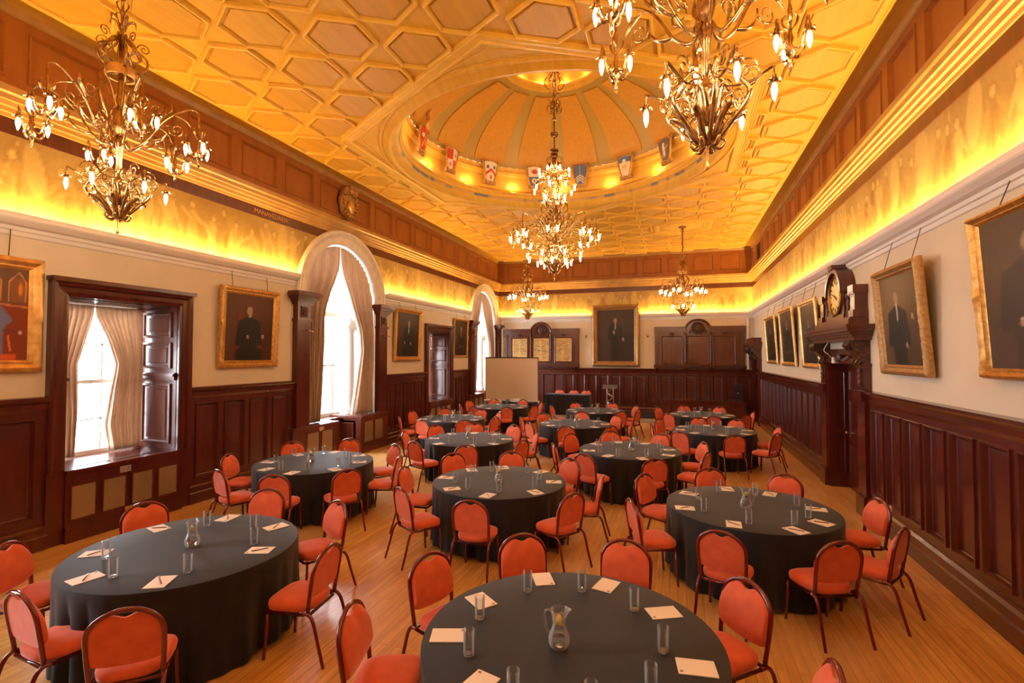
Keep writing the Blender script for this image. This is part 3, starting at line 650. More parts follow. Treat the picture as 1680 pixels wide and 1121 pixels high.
def portrait(bg, bg2, coat, cx=.5, hy=.78, sc_=1, seated=False, hair=(.5, .45, .4), skin=(.62, .38, .26), chair=None, collar=(.75, .7, .62), seed=1, vest=False, hands=None):
    p = Paint(56, 72, bg); rn = np.random.default_rng(seed)
    p.e(.3, .75, .5, .4, bg2, 0, .9, .8); p.e(.85, .2, .4, .4, tuple(v * .6 for v in bg), 0, .9, .7)
    if chair:
        p.e(cx - .17 * sc_, hy - .2 * sc_, .05, .16 * sc_, chair, 0, .3); p.e(cx + .19 * sc_, hy - .40 * sc_, .06, .12 * sc_, chair, 0, .3); p.r(cx - .2 * sc_, cx + .2 * sc_, hy - .62 * sc_, hy - .5 * sc_, chair, .03)
    by = hy - .33 * sc_
    p.e(cx, by, .19 * sc_, .26 * sc_, coat, 0, .14); p.e(cx, hy - .15 * sc_, .17 * sc_, .06 * sc_, coat, 0, .2)
    for k in (-1, 1): p.line(cx + k * .16 * sc_, hy - .17 * sc_, cx + k * .20 * sc_, hy - .42 * sc_, .045 * sc_, coat)
    if seated: p.e(cx + .02, hy - .58 * sc_, .26 * sc_, .12 * sc_, coat, 0, .2); p.r(cx - .22 * sc_, cx + .14 * sc_, 0, hy - .55 * sc_, coat, .03)
    else:
        p.r(cx - .14 * sc_, cx + .14 * sc_, max(0, hy - .95 * sc_), hy - .4 * sc_, coat, .03)
    p.e(cx + .09 * sc_, by, .012, .2 * sc_, tuple(min(1, v * 1.8 + .02) for v in coat), .2, .6, .5)
    p.e(cx, hy, .052 * sc_, .055 * sc_, hair, 0, .2); p.e(cx + .008, hy - .008, .040 * sc_, .052 * sc_, skin, 0, .2)
    p.e(cx - .004, hy - .004, .006, .005, (.15, .08, .05), 0, .4, .7); p.e(cx + .026 * sc_, hy - .004, .006, .005, (.15, .08, .05), 0, .4, .7)
    p.line(cx + .012, hy - .006, cx + .014, hy - .022 * sc_, .003, (.75, .5, .36), .8); p.line(cx + .002, hy - .033 * sc_, cx + .022, hy - .033 * sc_, .003, (.4, .12, .08), .8)
    p.e(cx + .005, hy - .068 * sc_, .024 * sc_, .018 * sc_, collar, 0, .3)
    if vest: p.e(cx + .005, hy - .15 * sc_, .018 * sc_, .075 * sc_, collar, 0, .2)
    for (hx, hyy) in (hands or [(cx - .06, by - .14 * sc_), (cx + .14 * sc_, by - .12 * sc_)]):
        p.e(hx, hyy, .028, .022, skin, .3, .3); p.line(hx, hyy, hx + .03, hyy - .025, .008, skin); p.e(hx, hyy + .025, .02, .008, collar, 0, .3)
    p.c *= .62 * (1 + .035 * rn.standard_normal(p.c.shape[:2])[..., None]); return p
def rect_frame(loc_P, w, h, prof, ornate, name, m_, parent):
    """mitred picture frame; prof [(inset from outer edge, depth)]"""
    mb = MB(); n_u, n_v = max(6, int(w / .05)), max(6, int(h / .05)); rings = []
    path = [('b', k / n_u) for k in range(n_u)] + [('r', k / n_v) for k in range(n_v)] + [('t', k / n_u) for k in range(n_u)] + [('l', k / n_v) for k in range(n_v)]
    for i, (sd, t) in enumerate(path + [path[0]]):
        ring = []
        for j, (ins, d) in enumerate(prof):
            a, b = w / 2 - ins, h / 2 - ins
            x, y = {'b': (-a + 2 * a * t, -b), 'r': (a, -b + 2 * b * t), 't': (a - 2 * a * t, b), 'l': (-a, b - 2 * b * t)}[sd]
            o = 0
            if ornate and j in (2, 3, 4): o = ornate * (.5 + .5 * math.cos(i * 2.1 + j)) + (ornate * 1.2 if min(t, 1 - t) < .08 or abs(t - .5) < .06 else 0)
            ring.append(loc_P(x, y, d + o))
        rings.append(ring)
    mb.loops(rings, False); return mb.build(name, m_, parent, smooth='auto')
FP = [(0, 0), (0, .05), (.02, .075), (.05, .085), (.075, .06), (.09, .055), (.105, .06), (.12, .035), (.135, .025)]
FPN = [(0, 0), (0, .03), (.012, .045), (.03, .05), (.045, .045), (.055, .03), (.065, .033), (.075, .018)]
def picture(P, s, z, w, h, paint, label, m_='gold', ornate=.012, tilt=0, prof=FP, out=.03, chain=True, plate=False, k=1.0, cat='painting'):
    """hung picture: s,z centre on the wall; leans forward at the top by tilt"""
    z0 = z - h / 2; root = empty('framed_portrait', P(s, z0, out), label=label, cat=cat)
    o0 = Vector(P(s, z0, out)); prof = [(a * k, b) for a, b in prof]
    def LP(x, y, d):
        yy = y + h / 2; return tuple(Vector(P(s + x, z0 + yy * math.cos(tilt) - d * math.sin(tilt), out + yy * math.sin(tilt) + d * math.cos(tilt))) - o0)
    rect_frame(LP, w, h, prof, ornate, 'picture_frame', M[m_], root)
    iw, ih = w / 2 - prof[-1][0] + .003, h / 2 - prof[-1][0] + .003; mb = MB(); nu, nv = paint.U.shape; dd = prof[-1][1] + .001
    flip = P is PR or P is PB
    mb.v = [LP((-1 if not flip else 1) * iw + (2 if not flip else -2) * iw * paint.U[i, j], -ih + 2 * ih * paint.V[i, j], dd) for i in range(nu) for j in range(nv)]
    if P is PL:   # a viewer facing the left wall sees s grow to the right
        pass
    mb.c = [tuple(np.clip(paint.c[i, j], 0, 1)) for i in range(nu) for j in range(nv)]
    for i in range(nu - 1):
        for j in range(nv - 1): mb.f.append([i * nv + j, (i + 1) * nv + j, (i + 1) * nv + j + 1, i * nv + j + 1]); mb.m.append(0)
    mb.build('canvas', M['canvas'], root, colors=True, recalc=False)
    mb = MB(); q = [LP(a, b, .004) for a, b in ((-w / 2 + .01, -h / 2 + .01), (w / 2 - .01, -h / 2 + .01), (w / 2 - .01, h / 2 - .01), (-w / 2 + .01, h / 2 - .01))]
    mb.add(q, [(0, 1, 2, 3)]); mb.build('backing', M['mahogany_mid'], root)
    if plate:
        mb = MB(); pts = [LP(a, -h / 2 + b, .075) for a, b in ((-.14, .05), (.14, .05), (.14, .10), (-.14, .10))]; p2 = [LP(a, -h / 2 + b, .05) for a, b in ((-.14, .05), (.14, .05), (.14, .10), (-.14, .10))]
        mb.loops([p2, pts], True, True, True); mb.build('name_plate', M['gold_plain'], root)
    if chain:
        for a in (-.3, .3):
            mb = MB(); top = tuple(Vector(P(s + a * w, 4.05, .045)) - o0); bot = LP(a * w, h / 2, .0)
            n = 26
            for t in range(n): 
                c = Vector(bot).lerp(Vector(top), (t + .5) / n); mb.ball(c, .006, .006, (4.05 - z0 - h) / n * .42 + .002, 5, 4)
            mb.tube([bot, top], .003, 4); mb.build('hanging_chain', M['wire'], root)
    return root
dark = (.055, .028, .016)
# left wall
p = Paint(140, 80, (.20, .035, .015)); p.r(0, 1, .62, 1, (.13, .07, .04))
for cx in (.10, .32, .54, .76, .932):
    W3 = (.60, .24, .10); p.r(cx - .06, cx + .045, .64, .9, (.22, .09, .04), .02); p.e(cx + .01, .78, .014, .07, (.62, .22, .02), 0, .6)
    for a, b in ((-.068, -.066), (.048, .05)): p.line(cx + a, .64, cx + b, .86, .0045, W3)
    p.line(cx - .066, .86, cx, .967, .0045, W3); p.line(cx, .967, cx + .05, .86, .0045, W3)
p.line(0, .70, 1, .585, .008, (.5, .2, .09))
S3 = (.15, .15, .33)
p.e(.66, .42, .19, .24, S3, 0, .08); p.line(.78, .58, .855, .44, .035, S3); p.line(.855, .43, .76, .34, .032, S3); p.r(.55, .832, 0, .34, (.14, .14, .30), .012)
p.e(.64, .78, .060, .085, (.55, .33, .24), 0, .2); p.e(.64, .85, .062, .04, (.2, .14, .1), 0, .3); p.line(.63, .66, .64, .5, .012, (.7, .68, .66)); p.line(.64, .64, .645, .45, .006, (.4, .05, .05))
p.line(.832, .335, .945, .305, .006, (.08, .04, .04)); p.e(.948, .303, .014, .017, (.5, .45, .45), 0, .3); p.line(.865, .27, .882, .10, .007, (.65, .15, .06)); p.r(.82, .92, 0, .065, (.60, .10, .03), .01)
picture(PL, 3.30, 2.99, 1.74, 1.43, p, 'large gilt framed portrait of a seated person in a blue suit by the first window', 'gold_plain', .006, 0, FP, .02, k=1.15)
picture(PL, 7.43, 3.01, 1.36, 1.50, portrait((.13, .04, .02), (.16, .06, .03), (.018, .014, .014), .48, .76, 1.15, True, (.62, .58, .54), (.62, .38, .26), (.32, .03, .015), seed=2, hands=[(.45, .36), (.78, .37)]),
        'ornate gilt portrait of a white-haired seated person in black, between first window and arched window', 'gold', .010, .035, FP, .02)
picture(PL, 13.30, 3.10, 1.55, 1.56, portrait(dark, (.09, .05, .03), (.014, .011, .010), .52, .78, 1.1, True, (.30, .18, .13), (.6, .34, .22), seed=3, vest=True, hands=[(.35, .32), (.62, .30)]),
        'gilt portrait of a dark-suited seated person beside the tall arched window, above the wainscot', 'gold', .010, .035, FP, .02)
picture(PL, 17.20, 3.14, 1.28, 1.44, portrait(dark, (.08, .045, .03), (.02, .014, .012), .5, .78, 1.15, False, (.30, .18, .13), (.6, .34, .22), seed=4, vest=True),
        'narrow gilt portrait hanging just before the farthest arched window', 'gold', .012, .03, FPN, .02)
# right wall, leaning forward on their chains
dk = (.05, .030, .018)
picture(PR, 17.1, 2.98, 1.75, 1.46, portrait(dk, (.07, .045, .03), (.02, .014, .012), .5, .76, 1.2, True, (.3, .2, .14), (.36, .2, .13), seed=5), 'thin gilt framed dark portrait farthest along the door wall', 'gold_plain', .004, .06, FPN, .03, k=1.4)
picture(PR, 14.7, 2.99, 1.70, 1.52, portrait(dk, (.07, .045, .03), (.02, .014, .012), .5, .74, 1.2, True, (.3, .2, .14), (.36, .2, .13), (.12, .03, .02), seed=6), 'thin gilt framed dark portrait second from the far end of the door wall', 'gold_plain', .004, .06, FPN, .03, k=1.4)
picture(PR, 12.42, 2.97, 1.50, 1.50, portrait(dk, (.10, .06, .03), (.025, .016, .014), .5, .70, 1.1, True, (.3, .2, .14), (.32, .12, .09), seed=7), 'gilt framed dark portrait partly behind the clock over the door', 'gold_plain', .004, .06, FPN, .03, k=1.5)
picture(PR, 7.62, 2.96, 1.40, 1.42, portrait((.14, .075, .03), (.34, .20, .07), (.016, .011, .010), .42, .76, 1.2, False, (.4, .3, .2), (.62, .38, .24), seed=8, vest=True, hands=[(.60, .22), (.80, .52)]),
        'gilt portrait of a standing person with a white shirt front, beside the clock door', 'gold_dull', .004, .075, FP, .04, k=1.0)
picture(PR, 4.95, 3.05, 1.85, 1.52, portrait((.11, .065, .04), (.15, .085, .045), (.07, .045, .035), .40, .80, 1.2, False, (.4, .3, .2), (.58, .38, .28), seed=9, hands=[(.84, .40), (.30, .3)]),
        'large leaf-carved gilt portrait cut by the picture edge on the door wall', 'gold', .010, .06, FP, .04, k=.75)
# end wall centre
picture(PE, 5.32, 3.33, 2.0, 2.62, portrait((.075, .050, .042), (.10, .06, .045), (.035, .024, .022), .49, .80, .82, False, (.42, .34, .28), (.60, .38, .26), seed=10, vest=True, hands=[(.45, .56), (.70, .42)]),
        'very tall portrait in a heavy carved gilt frame at the middle of the end wall', 'gold_dull', .014, 0, [(a * 1.7, b * 1.6) for a, b in FP], .09, chain=False, plate=True)

# ------------------------------------------------------------------ shields in the dome
def shield(az, kind, label):
    p = Paint(26, 32, (.75, .68, .58)); B = (.10, .15, .30); R_ = (.60, .07, .03); Wt = (.78, .72, .62); G = (.75, .48, .08)
    if kind == 'red': p = Paint(26, 32, R_); p.e(.3, .7, .12, .1, Wt, 0, .3); p.e(.7, .4, .12, .1, Wt, 0, .3); p.line(.2, .2, .8, .9, .04, G)
    if kind == 'quarter': p.r(0, .5, .5, 1, R_); p.r(.5, 1, 0, .5, R_); p.e(.75, .75, .12, .1, (.5, .3, .3), 0, .3); p.e(.25, .25, .12, .1, (.5, .3, .3), 0, .3)
    if kind == 'chevron': p.line(0, .35, .5, .62, .07, R_); p.line(1, .35, .5, .62, .07, R_); p.e(.25, .75, .1, .1, (.12, .12, .14), 0, .2); p.e(.75, .75, .1, .1, (.12, .12, .14), 0, .2); p.e(.5, .22, .13, .12, (.6, .15, .08), 0, .2)
    if kind == 'rose': p.r(0, 1, 0, .5, B); p.e(.5, .77, .22, .12, R_, 0, .3); p.e(.5, .28, .25, .14, Wt, 0, .3); p.e(.5, .28, .1, .08, (.3, .2, .3), 0, .3)
    if kind == 'blue': p = Paint(26, 32, B); p.line(.5, .5, .5, 1, .03, (.3, .3, .36)); [(p.line(0, y, .5, y + .22, .025, Wt), p.line(1, y, .5, y + .22, .025, Wt)) for y in (.05, .17, .29)]
    if kind == 'stag': p.r(0, 1, .72, 1, B); p.e(.5, .8, .13, .08, Wt, 0, .3); p.e(.5, .5, .22, .09, G, .2, .3); p.line(.38, .45, .36, .2, .035, G); p.line(.62, .45, .64, .22, .035, G); p.line(.66, .55, .74, .68, .04, G)
    if kind == 'figure': p = Paint(26, 32, (.16, .13, .11)); p.e(.5, .5, .12, .3, Wt, .2, .3); p.e(.5, .8, .09, .07, Wt, 0, .2); p.line(.2, .3, .8, .7, .03, (.45, .4, .35)); p.e(.3, .25, .12, .1, (.4, .34, .1), 0, .4)
    root = empty('heraldic_shield', (CX + 3.10 * math.cos(az), CY + 3.10 * math.sin(az), 7.10), az + PI / 2, label, 'shield', 'painted shields round the dome'); root.rotation_euler = (math.radians(6), 0, az - PI / 2)
    hw = lambda v: .19 * (1 - .0 * v) * min(1, .35 + 1.0 * math.sqrt(max(0, v)) * .75 + .0) if v < .75 else .19 + .012 * (v - .75) * 4
    mb = MB(); nu, nv = p.U.shape; h = .50
    pos = lambda u, v, off=0: ((2 * u - 1) * hw(v), -.05 - .05 * (1 - (2 * u - 1) ** 2) - off, .06 + v * h + (.03 * (1 - abs(2 * u - 1)) if v > .97 else 0))
    mb.v = [pos(1 - p.U[i, j], p.V[i, j]) for i in range(nu) for j in range(nv)]; mb.v = [(-a, b, c) for a, b, c in mb.v]
    mb.c = [tuple(np.clip(p.c[i, j], 0, 1)) for i in range(nu) for j in range(nv)]
    for i in range(nu - 1):
        for j in range(nv - 1): mb.f.append([i * nv + j, (i + 1) * nv + j, (i + 1) * nv + j + 1, i * nv + j + 1]); mb.m.append(0)
    mb.build('painted_face', M['heraldry'], root, smooth=True, colors=True)
    mb = MB(); edge = [pos(0, v) for v in np.linspace(1, 0, 14)] + [pos(u, 0) for u in (.25, .5, .75)] + [pos(1, v) for v in np.linspace(0, 1, 14)] 
    mb.tube(edge, .022, 6)
    for q in edge: mb.ball((q[0] * 1.08, q[1] + .005, q[2]), .026, .02, .026, 6, 4)
    mb.box(-.21, .21, -.07, .02, .56, .61)
    for k in (-1, 1): mb.tube([(k * .20, -.06, .59), (k * .25, -.07, .63), (k * .27, -.07, .58), (k * .235, -.07, .565)], [.02, .018, .015, .012], 6)
    if kind == 'red':
        mb.tube([(-.02, -.08, .60), (.05, -.12, .78), (.0, -.10, .95), (.05, -.16, 1.06)], [.06, .05, .04, .01], 6)
        for k in range(7): mb.ball((.02 + .02 * (-1) ** k, -.12, .64 + .055 * k), .035, .03, .02, 6, 4)
    mb.build('gilt_border', M['gold'], root, smooth=True)
    mb = MB(); mb.box(-.17, .17, -.06, .0, .0, .09); mb.build('bracket', M['gold_dull'], root)
for k, kind, lb in ((4, 'red', 'red shield topped by a gilt plume, at the dome side nearest the windows'), (3, 'quarter', 'red and white quartered shield in the dome'), (2, 'chevron', 'white shield with a red chevron in the dome'),
                    (1, 'rose', 'shield with red device above blue, left of the dome chandelier'), (0, 'blue', 'blue shield with white chevrons beside the dome chandelier'), (-1, 'stag', 'white shield with gold stag below a blue chief'), (-2, 'figure', 'dark shield with pale figure, nearest the door wall')):
    shield(PI / 2 + k * 2 * PI / 15, kind, lb)

# crest over the arched window
root = empty('carved_crest', (.05, CY, 5.84), label='round carved and gilded coat of arms above the tall arched window', cat='crest')
mb = MB(); mb.loops([[(d, .33 * r * math.cos(2 * PI * k / 40) * (1 + .05 * math.cos(8 * 2 * PI * k / 40)), .42 + .42 * r * math.sin(2 * PI * k / 40) * (1 + .05 * math.cos(8 * 2 * PI * k / 40))) for k in range(40)] for r, d in ((1, 0), (1, .05), (.9, .09), (.75, .08))], True, True, True)
mb.build('backing', M['gold_dull'], root, smooth='auto')
mb = MB(); rnd = random.Random(4)
for k in range(20):
    a = 2 * PI * k / 20; mb.tube([(.07, .22 * math.cos(a), .42 + .29 * math.sin(a)), (.12, .28 * math.cos(a + .15), .42 + .36 * math.sin(a + .15)), (.08, .335 * math.cos(a + .1), .42 + .43 * math.sin(a + .1))], [.03, .03, .012], 6)
for k in (-1, 1):
    for j in range(5): mb.tube([(.10, k * .08, .60 + .03 * j), (.15, k * (.14 + .02 * j), .63 + .03 * j), (.11, k * (.18 + .02 * j), .56 + .02 * j)], [.025, .02, .01], 6)
mb.ball((.12, 0, .70), .06, .08, .07, 10, 8); mb.ball((.13, 0, .80), .03, .05, .04, 8, 6)
mb.build('scrollwork', M['gold'], root, smooth=True)
mb = MB(); mb.loops([[(d, .13 * r * math.cos(2 * PI * k / 20), .30 + .17 * r * math.sin(2 * PI * k / 20) - (.04 if k == 15 else 0)) for k in range(20)] for r, d in ((1, .06), (1, .13), (.85, .15), (.4, .17))], True, True, True); mb.build('small_shield', M['gold_plain'], root, smooth=True)
# ------------------------------------------------------------------ curtains
def curtain(name, x, cols, rows, sfun, zt, zb, nfold, amp, label, group):
    """sfun(u, z, ztop) -> s; u across the cloth, cloth hangs from zt(u) down to zb"""
    mb = MB(); G = []
    for i in range(cols + 1):
        u = i / cols; top = zt(u); row = []
        for j in range(rows + 1):
            v = j / rows; z = top + (zb(u) - top) * v
            a = amp * (.35 + .65 * min(1, v * 2.2)); dd = a * math.sin(2 * PI * nfold * u + .6 * math.sin(v * 4)) + .35 * a * math.sin(2 * PI * nfold * 2.3 * u + v * 2)
            row.append((x + dd, sfun(u, z, top), z))
        G.append(row)
    mb.loops(G, False); o = mb.build(name, M['curtain'], smooth=True, recalc=False)
    m_ = o.modifiers.new('thickness', 'SOLIDIFY'); m_.thickness = .006
    return tag(o, label, 'curtain', group)
def sm(x, a, b): t = min(1, max(0, (x - a) / (b - a))); return t * t * (3 - 2 * t)
AN = {0: 'nearest arched window, behind the camera side', 1: 'tall arched window in mid wall', 2: 'farthest arched window'}
for i, c in enumerate(ARCH):
    r = AR - .03; ztop = 5.17
    for sd in (-1, 1):
        if sd < 0: inn = lambda z, c=c: interp(z, [.9, 3.4, 3.7, 4.2, 4.7, 5.17], [c - .72, c - .62, c - .52, c - .30, c - .12, c - .012])
        else: inn = lambda z, c=c: interp(z, [.9, 1.8, 2.6, 3.1, 3.4, 3.9, 4.5, 5.17], [c + .55, c + .72, c + .86, c + .80, c + .66, c + .42, c + .20, c + .012])
        out = c + sd * r
        zt = lambda u, sd=sd, r=r: SPR + math.sqrt(max(0, r * r - (r * (1 - u)) ** 2)) - .015 * (u < .97)
        def sf(u, z, top, c=c, out=out, inn=inn, sd=sd, r=r):
            su = out + (c + .012 * sd - out) * u; lo = out + (inn(z) - out) * u; t = sm(z, max(3.45, top - 1.2), top); return lo + (su - lo) * t
        zb = (lambda u: .955) if sd < 0 else (lambda u: .955)
        curtain('curtain', -.12, 160, 40, sf, zt, zb, 13, .07, 'beige patterned curtain on the %s side of the %s' % ('near' if sd < 0 else 'far', AN[i]), 'curtains of the arched windows')
for i, (s0, s1, z0, z1) in enumerate(RW):
    for sd in (-1, 1):
        m_ = s0 + (s1 - s0) * .47
        if sd < 0: out = s0 + .04; inn = lambda z, s0=s0, m_=m_: interp(z, [.9, 1.6, 2.35, 2.7, 3.1, 3.3], [s0 + .56, s0 + .58, s0 + .56, s0 + .66, m_ + .035, m_ + .049])
        else: out = s1 - .08; inn = lambda z, s1=s1, m_=m_: interp(z, [.9, 1.4, 1.9, 2.35, 2.7, 3.1, 3.3], [s1 - .50, s1 - .60, s1 - .54, s1 - .47, s1 - .58, m_ + .065, m_ + .051])
        sf = lambda u, z, top, out=out, inn=inn: out + (inn(z) - out) * u
        curtain('curtain', -.70, 110, 30, sf, lambda u: z1 - .03, lambda u, z0=z0: z0 + .03, 9, .045, 'short beige curtain on the %s side of the %s square window' % ('near' if sd < 0 else 'far', ('first', 'second')[i]), 'curtains of the square windows')

# ------------------------------------------------------------------ doorcases on the right wall
def doorcase(i, a, b, clock):
    root = empty('door_%d' % i, kind='structure'); mb = MB(); dd = .24
    for y, sg in ((a, 1), (b, -1)):                                 # jamb linings
        P2 = lambda s, z, d, y=y, sg=sg: (W + s, y + sg * d, z)
        wbox(mb, P2, 0, dd, 0, DH, -.04, 0)
        for z0, z1 in ((.25, 1.0), (1.1, 2.2)): panel(mb, P2, .04, .20, z0, z1, [(0, 0), (0, .015), (.02, .015), (.03, .003)])
    wbox(mb, PR, a, b, DH, DH + .04, -dd, 0)
    mb.build('reveal', M['mahogany'], root)
    mb = MB()                                                        # door leaf, set back
    wbox(mb, PR, a - .03, b + .03, -.02, DH + .02, -dd - .05, -dd)
    for z0, z1 in ((.30, .85), (1.02, 1.68), (1.84, 2.22)):
        for q0, q1 in ((a + .12, (a + b) / 2 - .06), ((a + b) / 2 + .06, b - .12)):
            panel(mb, PR, q0, q1, z0, z1, [(0, -dd), (0, -dd + .02), (.025, -dd + .02), (.04, -dd + .003)])
    o = mb.build('door_leaf', M['mahogany'], root)
    mb = MB(); mb.ball((W + dd - .05, b - .09, 1.05), .03); mb.tube([(W + dd, b - .09, 1.05), (W + dd - .05, b - .09, 1.05)], .012); wbox(mb, PR, b - .12, b - .06, .95, 1.15, -dd, -dd + .008); mb.build('door_knob', M['brass'], o, smooth=True)
    mb = MB(); e0, e1 = a - .58, b + .48                            # architrave and pilasters
    for q0, q1 in ((a - .10, a), (b, b + .10)):
        wbox(mb, PR, q0, q1, 0, DH + .1, 0, .06); wbox(mb, PR, q0 + .02, q1 - .03, 0, DH + .1, .06, .085)
    wbox(mb, PR, a - .1, b + .1, DH, DH + .1, 0, .08); wbox(mb, PR, a - .1, b + .1, DH + .1, 2.62, 0, .05)
    for q0, q1 in ((a - .42, a - .10), (b + .10, b + .42)):
        wbox(mb, PR, q0, q1, 0, 2.35, 0, .10); wbox(mb, PR, q0 - .02, q1 + .02, 0, .32, 0, .14); wbox(mb, PR, q0 - .02, q1 + .02, 1.80, 1.95, 0, .15); wbox(mb, PR, q0 - .02, q1 + .02, 2.33, 2.38, 0, .13)
    mb.build('architrave', M['mahogany'], root)
    for q0, q1 in ((a - .42, a - .10), (b + .10, b + .42)):          # carved brackets
        m_ = (q0 + q1) / 2; mb = MB()
        pr = [(0, 2.38), (.10, 2.38), (.13, 2.46), (.22, 2.56), (.27, 2.66), (.28, 2.74), (0, 2.74)]
        wextr(mb, PR, pr, q0 + .04, q1 - .04)
        for k in range(4): mb.ball(PR(m_ + (-.08, .08, -.04, .05)[k], 2.46 + .07 * k, .13 + .045 * k), .035, .05, .03, 8, 6)
        for k in (-1, 1):
            mb.tube([PR(m_ + k * .09, z, d) for z, d in ((2.72, .27), (2.66, .30), (2.60, .26), (2.62, .21), (2.68, .23))], [.03, .028, .024, .018, .01], 6)
            mb.tube([PR(m_ + k * .09, z, d) for z, d in ((2.42, .11), (2.36, .15), (2.40, .18), (2.44, .16))], [.024, .02, .016, .01], 6)
        wbox(mb, PR, q0 + .10, q1 - .10, 2.02, 2.30, .10, .125)
        for k in range(3): mb.ball(PR(m_, 2.08 + .08 * k, .125), .02, .05, .035, 8, 5)
        mb.build('carved_bracket', M['carved'], root)
    mb = MB(); c = (a + b) / 2                                       # carved festoon
    for k in range(9): t = (k - 4) / 4; mb.ball(PR(c + t * .42, 2.47 - .06 * (1 - t * t), .08), .035, .05, .04, 8, 5)
    mb.ball(PR(c, 2.46, .10), .05, .10, .08, 10, 6)
    mb.build('festoon', M['carved'], root)
    mb = MB(); s0, s1 = a - .60, b + .50                             # cornice shelf
    for z0, z1, d in ((2.74, 2.80, .24), (2.80, 2.84, .28), (2.84, 2.88, .31), (2.88, 2.93, .36), (2.93, 2.985, .38)): wbox(mb, PR, s0 + .38 - d, s1 - .38 + d, z0, z1, 0, d)
    mb.build('cornice', M['mahogany_mid'], root)
    if not clock:
        mb = MB(); wbox(mb, PR, a - .40, b + .2, 2.985, 3.13, 0, .28); wbox(mb, PR, a - .42, b + .22, 3.11, 3.14, 0, .30); mb.build('blocking', M['mahogany_mid'], root)
    return root
doorcase(1, DOORS[0][0], DOORS[0][1], True); doorcase(2, DOORS[1][0], DOORS[1][1], False)

# clock on the cornice
cy = 10.12; cz = 3.52; cb = empty('mantel_clock', PR(cy, 2.985, 0), label='carved wooden clock with brass dial standing on the cornice over the door', cat='clock')
cb0 = Vector(cb.location)
def CB(s, z, d): return tuple(Vector(PR(cy + s, 2.985 + z, d)) - cb0)
mb = MB(); wbox(mb, CB, -1.0, 1.0, 0, .10, 0, .27); wbox(mb, CB, -.98, .98, .10, .13, 0, .25); wbox(mb, CB, -.50, .50, .13, .22, 0, .20); mb.build('plinth', M['mahogany_mid'], cb)
mb = MB(); r0 = .42; arc = [(-r0, .22)] + [(-r0 * math.cos(PI * k / 24), .58 + r0 * math.sin(PI * k / 24)) for k in range(25)] + [(r0, .22)]
mb.loops([[CB(s, z, .0) for s, z in arc], [CB(s, z, .17) for s, z in arc]], True, True, True)
arc2 = [(-(r0 + .05) * math.cos(PI * k / 24), .58 + (r0 + .05) * math.sin(PI * k / 24)) for k in range(25)]; arc1 = [(-(r0 - .03) * math.cos(PI * k / 24), .58 + (r0 - .03) * math.sin(PI * k / 24)) for k in range(25)]
mb.loops([[CB(s, z, 0) for s, z in arc2], [CB(s, z, .24) for s, z in arc2], [CB(s, z, .24) for s, z in arc1], [CB(s, z, .16) for s, z in arc1]], False)
wbox(mb, CB, -.12, .12, .58 + r0 + .02, .58 + r0 + .10, 0, .27)
mb.build('case', M['mahogany_mid'], cb, smooth='auto')
mb = MB(); mb.loops([[CB(r * math.cos(2 * PI * k / 40), .56 + r * math.sin(2 * PI * k / 40), d) for k in range(40)] for r, d in ((.37, .165), (.37, .20), (.34, .215), (.315, .20), (.31, .18))]); mb.build('bezel', M['bronze'], cb, smooth='auto')
mb = MB(); mb.loops([[CB(r * math.cos(2 * PI * k / 40), .56 + r * math.sin(2 * PI * k / 40), d) for k in range(40)] for r, d in ((.315, .178), (.30, .182), (.2, .182), (.19, .187), (.05, .187))], True, False, True); dial = mb.build('dial', M['dial'], cb)
mb = MB()
for k in range(12):
    a = k * PI / 6; mb.tube([CB(.22 * math.sin(a), .56 + .22 * math.cos(a), .188), CB(.285 * math.sin(a), .56 + .285 * math.cos(a), .188)], .007, 4)
mb.build('hour_mark', M['black'], dial)
for nm, L_, a in (('hour_hand', .14, 2.2), ('minute_hand', .23, 5.0)):
    mb = MB(); mb.tube([CB(0, .56, .195), CB(-L_ * math.sin(a), .56 + L_ * math.cos(a), .195)], [.012, .004], 4); mb.build(nm, M['black'], dial)
for s in (-.88, .88):
    mb = MB(); q = lambda s_, z, d, s=s: CB(s + s_, z, d)
    wbox(mb, q, -.12, .12, .13, .24, 0, .21); wbox(mb, q, -.10, .10, .24, .50, 0, .18); wbox(mb, q, -.12, .12, .50, .53, 0, .20); wbox(mb, q, -.13, .13, .53, .64, 0, .21); mb.build('pier', M['mahogany_mid'], cb)
for s in (-.70, -.52, .52, .70):
    mb = MB(); p0 = CB(s, 0, .13); mb.lathe([(.05, .13), (.05, .16), (.035, .18), (.042, .25), (.028, .30), (.036, .38), (.025, .45), (.045, .49), (.05, .52)], (p0[0], p0[1], 0), 14, True, True); mb.build('turned_column', M['carved'], cb, smooth=True)
mb = MB(); wbox(mb, CB, -.86, -.44, .13, .50, 0, .09); wbox(mb, CB, .44, .86, .13, .50, 0, .09); wbox(mb, CB, -.86, -.44, .5, .55, 0, .16); wbox(mb, CB, .44, .86, .5, .55, 0, .16)
for k in (-1, 1):
    mb.tube([CB(k * .50, .56, .10), CB(k * .62, .66, .10), CB(k * .72, .62, .10), CB(k * .68, .57, .10)], [.035, .03, .025, .015], 6)
mb.build('side_panel', M['carved'], cb)
mb = MB(); mb.tube(catmull([PR(10.55, 2.74, .20), PR(10.58, 2.60, .26), PR(10.54, 2.52, .20), PR(10.62, 2.46, .14)], 6), .008, 6); wbox(mb, PR, 10.55, 10.70, 2.36, 2.47, .08, .11)
tag(mb.build('cable', M['white_paint']), 'white cable and junction box hanging under the cornice of the clock door', 'cable')

